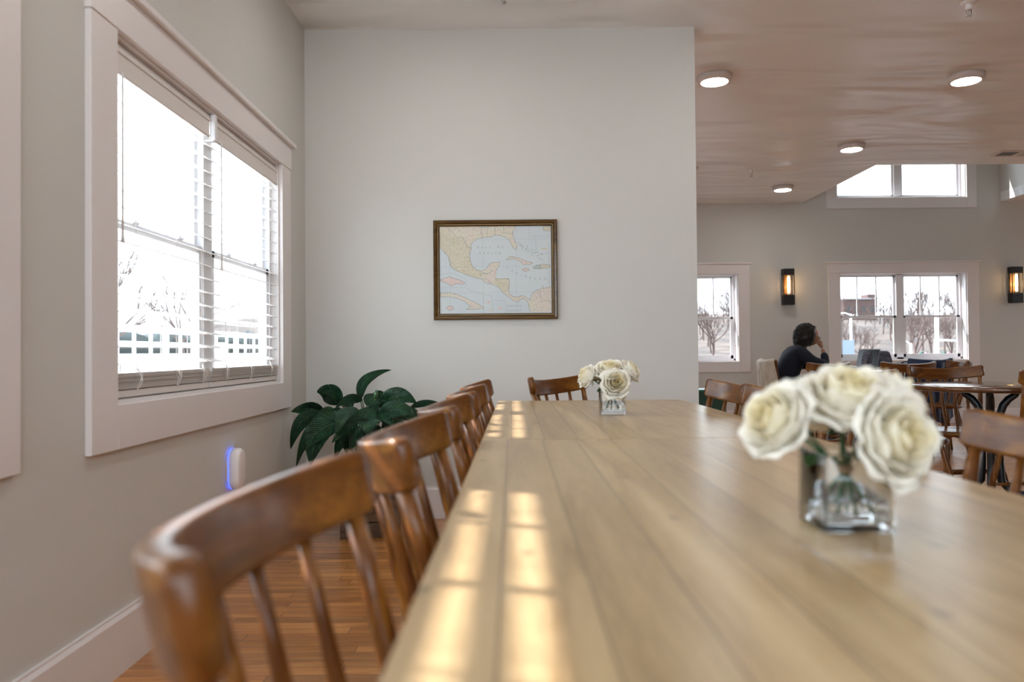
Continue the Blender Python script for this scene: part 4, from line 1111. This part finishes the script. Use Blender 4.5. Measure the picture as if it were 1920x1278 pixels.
# curly hair: volume plus hundreds of curls in one mesh
rn = random.Random(3); hm = MB()
def hairpt(u, v):
    th = 2*PI*u; ph = PI*v; x, y, z = math.sin(ph)*math.cos(th), math.sin(ph)*math.sin(th), math.cos(ph)
    d = V3(x, y, z); k = 1+.10*noise.noise(d*4)
    return HC_ + V3(-.060 - .018*max(0,-z),0,.010) + V3(.115*x*k, .110*y*k, .128*z*k)
hm.grid(hairpt, 28, 22)
cnt = 0
while cnt < 520:
    th, ph = rn.uniform(0, 2*PI), math.acos(rn.uniform(-1, 1))
    x, y, z = math.sin(ph)*math.cos(th), math.sin(ph)*math.sin(th), math.cos(ph)
    if x > .45 and z < .60: continue
    if x > .15 and z < -.25 and abs(y) < .55: continue
    c = HC_ + V3(-.064,0,.008) + V3(.126*x, .122*y, .134*z) ; 
    if z < 0: c += V3(-.035*(-z)*1.0, 0, -.022*(-z))
    rr = rn.uniform(.008, .017); ax = Vector((rn.gauss(0,1), rn.gauss(0,1), rn.gauss(0,1)+.4)).normalized(); a1 = ax.orthogonal().normalized(); a2 = ax.cross(a1)
    hm.tube([c + a1*rr*math.cos(t*1.1) + a2*rr*math.sin(t*1.1) + ax*(t-4)*.0045 for t in range(9)], .0030, 4)
    cnt += 1
hm.build('hair', M_hair, body, weld=False)
# near hand raised to the mouth: palm and five curled fingers
wr = P[10]
pk = [wr, V3(.372,-.045,1.020), V3(.366,-.032,1.048)]
hand_pts = [pk[0], pk[1], pk[2]]; hr_ = [.021, .024, .023]; he = [(0,1),(1,2)]
base_dirs = [(-.016,.012),(-.006,.006),(.005,0),(.015,-.008)]
for k, (dx, dy) in enumerate(base_dirs):
    ln = [.030,.034,.032,.026][k]; i0 = len(hand_pts)
    b = pk[2] + V3(dx*.5+.010, dy, .006-k*.004)
    hand_pts += [b, b+V3(-.004, .006, ln*.7), b+V3(-.026,.012, ln*.75), b+V3(-.036,.014, ln*.15)]
    hr_ += [.0092,.0088,.0080,.0068]; he += [(2,i0),(i0,i0+1),(i0+1,i0+2),(i0+2,i0+3)]
i0 = len(hand_pts); b = pk[1] + V3(-.014,.016,.004); hand_pts += [b, b+V3(-.020,.012,.018), b+V3(-.026,.010,.040)]; hr_ += [.0105,.0098,.0080]; he += [(1,i0),(i0,i0+1),(i0+1,i0+2)]
skin('raised_hand', hand_pts, he, hr_, M_skin, body)
# far hand resting on the table
pk = [P[14], V3(.49,.01,.785), V3(.515,.0,.785)]
hand_pts = list(pk); hr_ = [.022,(.026,.014),(.026,.013)]; he = [(0,1),(1,2)]
for k, dy in enumerate((-.026,-.009,.009,.025)):
    ln = [.024,.029,.027,.020][k]; i0 = len(hand_pts); b = pk[2]+V3(.014, dy, 0)
    hand_pts += [b, b+V3(ln, dy*.1, .003), b+V3(ln*1.8, dy*.15, -.008)]; hr_ += [.0088,.0080,.0068]; he += [(2,i0),(i0,i0+1),(i0+1,i0+2)]
i0 = len(hand_pts); b = pk[1]+V3(.0,-.026,0); hand_pts += [b, b+V3(.022,-.018,0), b+V3(.045,-.020,-.004)]; hr_ += [.010,.0095,.0078]; he += [(1,i0),(i0,i0+1),(i0+1,i0+2)]
skin('resting_hand', hand_pts, he, hr_, M_skin, body)

# ------------------------------------------------------------------ things around the far tables
def drape(x, y, rz, label, mat, half, drop_f, drop_b, thick, seed, cat):
    """garment hanging over a chair's crest rail, local chair frame"""
    root_o = None; Rr = 0.35; tz = D2R(12); y0, z0 = -0.27, 0.800
    def T(p):
        X, Y, Z = p; Y -= y0; Z -= z0
        return Vector((X, Y*math.cos(tz)-Z*math.sin(tz)+y0, Y*math.sin(tz)+Z*math.cos(tz)+z0))
    def fn(u, v):
        a = -half+2*half*u
        L1, L2 = drop_f*(1+.15*math.sin(7*u+seed)), drop_b*(1+.10*math.sin(5*u+seed*2)); top = .06
        s_ = v*(L1+top+L2)
        fold = .010*math.sin(22*u+seed) * min(1, abs(s_-L1-top/2)/.12) + .008*noise.noise(Vector((u*6, v*6, seed)))
        if s_ < L1: r, z = -.024-fold*.6-.0, .040-(L1-s_)
        elif s_ < L1+top:
            t = (s_-L1)/top*PI; r, z = -.024*math.cos(t), .040+.014*math.sin(t)
        else: r, z = .024+abs(fold)*1.8+.05*((s_-L1-top)/L2)**2, .040-(s_-L1-top)
        rr = Rr+r
        return T((rr*math.sin(a), y0+Rr-rr*math.cos(a), z0+z))
    m = MB(); m.grid(fn, 40, 44); o = m.build(label[0], mat, None, solid=thick, sub=1)
    o.location = (x, y, 0); o.rotation_euler = (0, 0, rz); tag(o, label[1], cat); return o
M_cream = plain('cream_fleece', (0.58,0.52,0.43), rough=0.95, bump=0.8, bscale=120)
M_navy = plain('navy_nylon', (0.012,0.028,0.075), rough=0.5, bump=0.3, bscale=30)
drape(3.150, 8.850, D2R(-90), ('draped_jacket', 'cream jacket draped over the seated person\'s chair back'), M_cream, D2R(42), .06, .42, .014, 1.3, 'jacket')
drape(4.080, 7.750, D2R(12), ('draped_coat', 'navy blue coat hung over a chair below the far double window'), M_navy, D2R(44), .25, .55, .022, 2.1, 'coat')
# laptop
lp = empty('laptop', (4.03, 8.90, TZ)); lp.rotation_euler = (0, 0, D2R(-68)); tag(lp, 'open grey laptop standing on the far table beside the window', 'laptop')
M_alu = plain('laptop_grey', (0.11,0.11,0.115), rough=0.35, metal=0.6)
m = MB(); m.box((-.155,-.11,.0),(.155,.11,.012)); m.build('base', M_alu, lp, bevel=.003)
m = MB(); m.box((-.155,.108,.012),(.155,.114,.218)); sc = m.build('screen_lid', M_alu, lp, bevel=.002); sc.rotation_euler = (D2R(-14), 0, 0); sc.location = (0, -.003+.0, .004+.026)
sc.location = (0, .0, .026)
m = MB(); m.box((-.145,.1065,.022),(.145,.108,.208)); m.build('display', plain('display', (0.02,0.025,0.03), rough=0.15), sc)
m = MB(); m.box((-.135,-.01,.012),(.135,.085,.0135)); m.build('keyboard', M_black, lp)
cu = MB(); cu.lathe([(0,0),(.014,0),(.014,.0006),(0,.0006)], n=20, mat=Matrix.Rotation(-PI/2, 4, 'X'), c=(0,.1142,.115)); cu.build('lid_emblem', M_black, sc)
# backpack
bp_ = empty('backpack', (4.27, 8.98, TZ)); tag(bp_, 'grey patterned backpack standing upright on the far table behind the laptop', 'bag')
m, nt, b = new_mat('floral_fabric'); vo = N(nt, 'ShaderNodeTexVoronoi'); vo.inputs['Scale'].default_value = 22; tc = N(nt, 'ShaderNodeTexCoord'); nt.links.new(tc.outputs['Object'], vo.inputs['Vector'])
r = ramp(nt, [(0.0, (0.24,0.16,0.17)), (0.3, (0.16,0.16,0.20)), (0.6, (0.10,0.105,0.14))]); nt.links.new(vo.outputs['Distance'], r.inputs[0]); nt.links.new(r.outputs[0], b.inputs['Base Color']); b.inputs['Roughness'].default_value = 0.8; M_floral = m
def bag(u, v):
    t = 2*PI*u; c, s_ = math.cos(t), math.sin(t); z = v
    prof = [(0,0),(.9,0),(1,.03),(1,.3),(.94,.6),(.84,.88),(.72,.98),(.4,1.0),(0,1.0)]
    f = v*(len(prof)-1); i = min(int(f), len(prof)-2); w = f-i; r_ = prof[i][0]*(1-w)+prof[i+1][0]*w; zz = prof[i][1]*(1-w)+prof[i+1][1]*w
    return (.165*r_*math.copysign(abs(c)**.5, c), .085*r_*math.copysign(abs(s_)**.5, s_), .19*zz+.001)
mb = MB(); mb.grid(bag, 40, 24); mb.build('bag_body', M_floral, bp_, weld=True)
mb = MB(); mb.tube([(-.03,0,.188),(-.025,0,.205),(.025,0,.205),(.03,0,.188)], .004, 8); mb.build('carry_handle', M_black, bp_)
mb = MB(); mb.tube([(-.14,-.075,.05),(-.12,-.083,.13),(0,-.088,.16),(.12,-.083,.13),(.14,-.075,.05)], .003, 6); mb.build('zip', M_black, bp_)
# small dark things on the far table
mb = MB(); mb.box((3.72,8.66,TZ),(3.86,8.74,TZ+.010)); tag(mb.build('phone', M_black, bevel=.003), 'dark phone lying on the far table in front of the seated person', 'phone')
# black bag slung between the far chairs
bg_ = empty('black_bag', (3.92, 7.62, TZ)); tag(bg_, 'low black cloth bag lying on the hidden round table left of the navy coat', 'bag')
mb = MB(); mb.grid(lambda u, v: (.24*math.cos(2*PI*u)*math.sin(PI*v)**.6*(1+.1*math.sin(9*u)), .09*math.sin(2*PI*u)*math.sin(PI*v)**.6, .040-.038*math.cos(PI*v)+.008*math.sin(13*u)*math.sin(PI*v)), 30, 14); mb.build('bag_body', M_black, bg_, weld=True)
mb = MB(); mb.tube([(-.1,-.05,.06),(-.06,-.06,.085),(.06,-.06,.085),(.1,-.05,.06)], .006, 8); mb.build('strap', M_black, bg_)
# green storage box past the end of the map wall
gb = empty('storage_box', (2.02, 8.45, 0)); tag(gb, 'dark green box on the floor beyond the end of the map wall', 'box')
M_green = plain('dark_green', (0.010,0.050,0.035), rough=0.5)
mb = MB(); mb.box((-.28,-.2,0),(.28,.2,.52)); mb.build('box_body', M_green, gb, bevel=.01)
mb = MB(); mb.box((-.29,-.21,.52),(.29,.21,.55)); mb.build('lid', plain('green_lid', (0.02,0.10,0.07), rough=0.45), gb, bevel=.006)

# ------------------------------------------------------------------ outdoors
def ground_mat():
    m, nt, b = new_mat('winter_ground'); L = nt.links.new
    tc = N(nt, 'ShaderNodeTexCoord'); nz = N(nt, 'ShaderNodeTexNoise'); nz.inputs['Scale'].default_value = .5; nz.inputs['Detail'].default_value = 10; L(tc.outputs['Object'], nz.inputs['Vector'])
    r = ramp(nt, [(0.35, (0.016,0.010,0.008)), (0.5, (0.040,0.025,0.018)), (0.65, (0.075,0.052,0.034))]); L(nz.outputs['Fac'], r.inputs[0]); L(r.outputs[0], b.inputs['Base Color']); b.inputs['Roughness'].default_value = .95
    return m
M_ground = ground_mat(); M_asph = plain('pale_pavement', (0.11,0.105,0.10), rough=.9, var=.1, vscale=.6)
mb = MB(); mb.box((-60,-40,-1.3),(120,34,-1.2)); struct(mb.build('ground_pavement', M_asph))
def hill(u, v):
    x = -40+160*u; y = 30+110*v
    z = -1.25 + 7.6*min(1, v*1.25)**1.05 + 1.0*noise.noise(Vector((x*.03, y*.03, 0)))*v + .25*noise.noise(Vector((x*.3, y*.3, 3)))*v
    return (x, y, z)
mb = MB(); mb.grid(hill, 60, 30); struct(mb.build('ground_hillside', M_ground))
M_bark = plain('bark', (0.075,0.048,0.040), rough=.9)
def tree(x, y, z, h, seed, label, group, depth=5):
    rn = random.Random(seed); root = empty('bare_tree', (x, y, z)); tag(root, label, 'tree', group)
    tr = MB(); br = MB()
    def grow(p, d, ln, r, lev):
        q = p + d*ln*.5 + Vector((rn.gauss(0,.05), rn.gauss(0,.05), 0))*ln; e = q + d*ln*.5
        (tr if lev <= 1 else br).tube([p, q, e], [r, r*.85, r*.68], 6 if lev < 2 else 4, cap=False)
        if lev >= depth: return
        for k in range(3 if lev else 4):
            nd = (d + Vector((rn.gauss(0,.45), rn.gauss(0,.45), rn.gauss(.2,.3)))).normalized()
            grow(p.lerp(e, rn.uniform(.55, 1)) if k else e, nd, ln*rn.uniform(.6, .8), r*.58, lev+1)
    grow(Vector((0,0,0)), Vector((0,0,1)), h*.28, h*.015, 0)
    tr.build('trunk', M_bark, root); br.build('branches', M_bark, root); return root
rt = random.Random(11)
def hillz(x, y):
    v = (y-30)/110
    return -1.25 + 7.6*min(1, v*1.25)**1.05 + 1.0*noise.noise(Vector((x*.03, y*.03, 0)))*v - .25
protos = [tree(0, 0, 0, rt.uniform(4.2, 6.2), 20+i, 'x', 'x', 5) for i in range(6)]
first = set()
for i in range(64):
    y = 44 + i*0.86; q = (i*0.618034) % 1.0
    k = (.405 + .20*q) if i % 4 else (.225 + .085*q)
    x = y*k; p = protos[i % 6]
    t = p if i < 6 else copy_tree(p)
    t.location = (x, y, hillz(x, y)); t.rotation_euler = (0, 0, i*1.3); sc_ = (0.75 + .5*((i*0.37) % 1.0)) * (.5 if .42 < k < .475 else 1); t.scale = (sc_, sc_, sc_)
    far_b = i % 4 == 0
    tag(t, 'bare winter tree on the hillside outside the far single window' if far_b else 'bare winter tree on the brown hillside outside the far double window', 'tree', 'bare hillside trees outside the far single window' if far_b else 'bare hillside trees outside the far double window')
for i, (x, y, h) in enumerate([(-10.5,15,6.5),(-12.5,22,8),(-6,19,6),(-13,31,8)]):
    tree(x, y, -1.2, h, 70+i, 'bare tree outside beyond the porch, seen through the left blinds', 'bare trees outside the left window', 5)
# brick building on the hill
M_brick = plain('faded_brick', (0.065,0.036,0.032), rough=.9, var=.15, vscale=2)
b_ = empty('brick_building', (48.4, 108, 4.9)); tag(b_, 'reddish brick building on the hilltop seen through the far double window', 'building')
mb = MB(); mb.box((-3.6,-3,-.5),(3.0,3,4.2)); mb.box((1.2,-3.1,4.2),(3.0,0,5.2)); mb.build('walls', M_brick, b_); b_.scale = (.7,.7,.7)
mb = MB(); mb.box((-3.8,-3.2,4.2),(3.2,3.2,4.45)); mb.build('roof', plain('roof_grey', (.2,.19,.2)), b_)
for k in range(4):
    mb = MB(); mb.box((-3.0+k*1.5,-3.05,1.6),(-2.2+k*1.5,-2.98,2.9)); mb.build('window', M_black, b_)
# street furniture
M_pole = plain('pole_white', (.75,.76,.78), rough=.4)
def pole(x, y, h, label, arm=0, r=.05, sign=None):
    o = empty('lamp_post' if arm else 'sign_post', (x, y, -1.2)); tag(o, label, 'post')
    m = MB(); m.tube([(0,0,0),(0,0,h)], r, 8); m.build('post', M_pole, o)
    if arm:
        m = MB(); m.tube([(0,0,h-.05),(-arm*.4,0,h+.06),(-arm,0,h)], r*.7, 6); m.build('arm', M_pole, o)
        m = MB(); m.box((-arm-.18,-.06,h-.05),(-arm+.1,.06,h+.02)); m.build('lamp_head', M_pole, o)
    if sign:
        m = MB(); m.box((-sign[0]/2,-.06,h-sign[1]),(sign[0]/2,-.03,h)); m.build('sign_panel', sign[2], o)
M_signb = plain('sign_blue', (.16,.20,.27), rough=.5)
pole(17.7, 40, 4.0, 'street light post outside behind the seated person\'s table', arm=.8)
pole(15.35, 36, 2.6, 'pale blue sign panel on a post outside the left far sash', sign=(1.4,.75,M_signb), r=.04)
pole(15.8, 28.5, 4.9, 'tall white post outside the right half of the far double window', r=.07)
pole(13.0, 25, 2.35, 'hooked white lamp post outside the right far sash', arm=.35, r=.035)
mb = MB()
for a, b in (((10.5,19,.10),(13.8,25,1.25)), ((13.8,25,1.25),(16.5,26,1.15)), ((13.8,25,1.25),(13.8,25,-1.2)), ((10.5,19,.1),(10.5,19,-1.2)), ((16.5,26,1.15),(16.5,26,-1.2))): mb.tube([a, b], .035, 6)
tag(mb.build('handrail', M_pole), 'white sloping handrail outside the right far sash', 'handrail')
# flower pots outside the far window
M_pinkf = plain('pink_flower', (.7,.18,.25), rough=.6)
for i, (x, lab) in enumerate([(6.42, 'small dark pot with pink bloom outside, left of the centre mullion'), (6.76, 'small dark pot with pink bloom outside, right of the centre mullion'), (7.13, 'small dark pot with pale bloom outside the right far sash')]):
    o = empty('flower_pot', (x, 12.6, .83)); tag(o, lab, 'plant pot', 'flower pots outside the far window')
    m = MB(); m.box((-.05,-.04,0),(.05,.04,.09)); m.build('pot', M_green, o, bevel=.006)
    m = MB(); m.lathe([(0,0),(.022,.006),(.026,.022),(.015,.036),(0,.04)], n=12, c=(.012,-.04,.045)); m.build('bloom', M_pinkf, o)
mb = MB(); mb.box((5.6,12.5,.75),(8.2,12.7,.83)); 
for q in range(6): mb.box((5.7+q*.48,12.57,-1.2),(5.76+q*.48,12.63,.72))
tag(mb.build('porch_rail', M_pole), 'white porch rail just outside the far double window, carrying the pots', 'railing')
# porch outside the left windows
mb = MB(); mb.box((-3.2,-2.9,-.25),(WL-LWT,22,-.12)); struct(mb.build('floor_porch', plain('porch_deck', (.72,.72,.72), rough=.8)))
mb = MB(); mb.box((-26,-30,-.9),(-3.2,34,-.6)); mb.box((-3.2,-30,-.5),(30,-2.9,-.2)); struct(mb.build('ground_bounce', plain('pale_ground', (.70,.71,.72), rough=.95, var=.05)))  # pale ground added at left and rear to bounce daylight indoors
def railing(x, y0, y1, ztop, zlow, step, label, th=.04):
    o = empty('porch_railing', (x, y0, 0)); tag(o, label, 'railing', 'white railings outside the left window')
    m = MB(); m.box((-.045,0,ztop-.05),(.045,y1-y0,ztop)); m.build('top_rail', M_pole, o)
    m = MB(); m.box((-.02,0,zlow),(.02,y1-y0,zlow+.06)); m.build('bottom_rail', M_pole, o)
    n = int((y1-y0)/step); m = MB()
    for q in range(n+1): m.box((-th/2,q*step,zlow),(th/2,q*step+th,ztop))
    b = m.build('balusters', M_pole, o); b['kind'] = 'stuff'
    m = MB()
    for q in range(int((y1-y0)/2.4)+1): m.box((-.06,q*2.4-.06,-.2),(.06,q*2.4+.06,ztop+.12))
    m.build('posts', M_pole, o)
railing(-3.05, -4, 20, 0.98, -0.05, .13, 'white balustrade of the porch just outside the left window')
railing(-8.5, 2, 40, 1.55, 0.95, .8, 'white fence with widely spaced posts beyond the porch balustrade', .06)
M_hedge = plain('grey_green_hedge', (.03,.045,.045), rough=.95, var=.3, vscale=1.5, bump=1, bscale=6)
mb = MB(); mb.grid(lambda u, v: (-17-1.2*math.sin(PI*v)+.4*noise.noise(Vector((u*30,v*4,0))), 6+60*u, -1.2+3.2*v+.5*noise.noise(Vector((u*25,v*3,5)))), 120, 10); hd = mb.build('hedge', M_hedge, None, solid=.8); tag(hd, 'dark grey-green hedge far beyond the porch outside the left window', 'hedge')
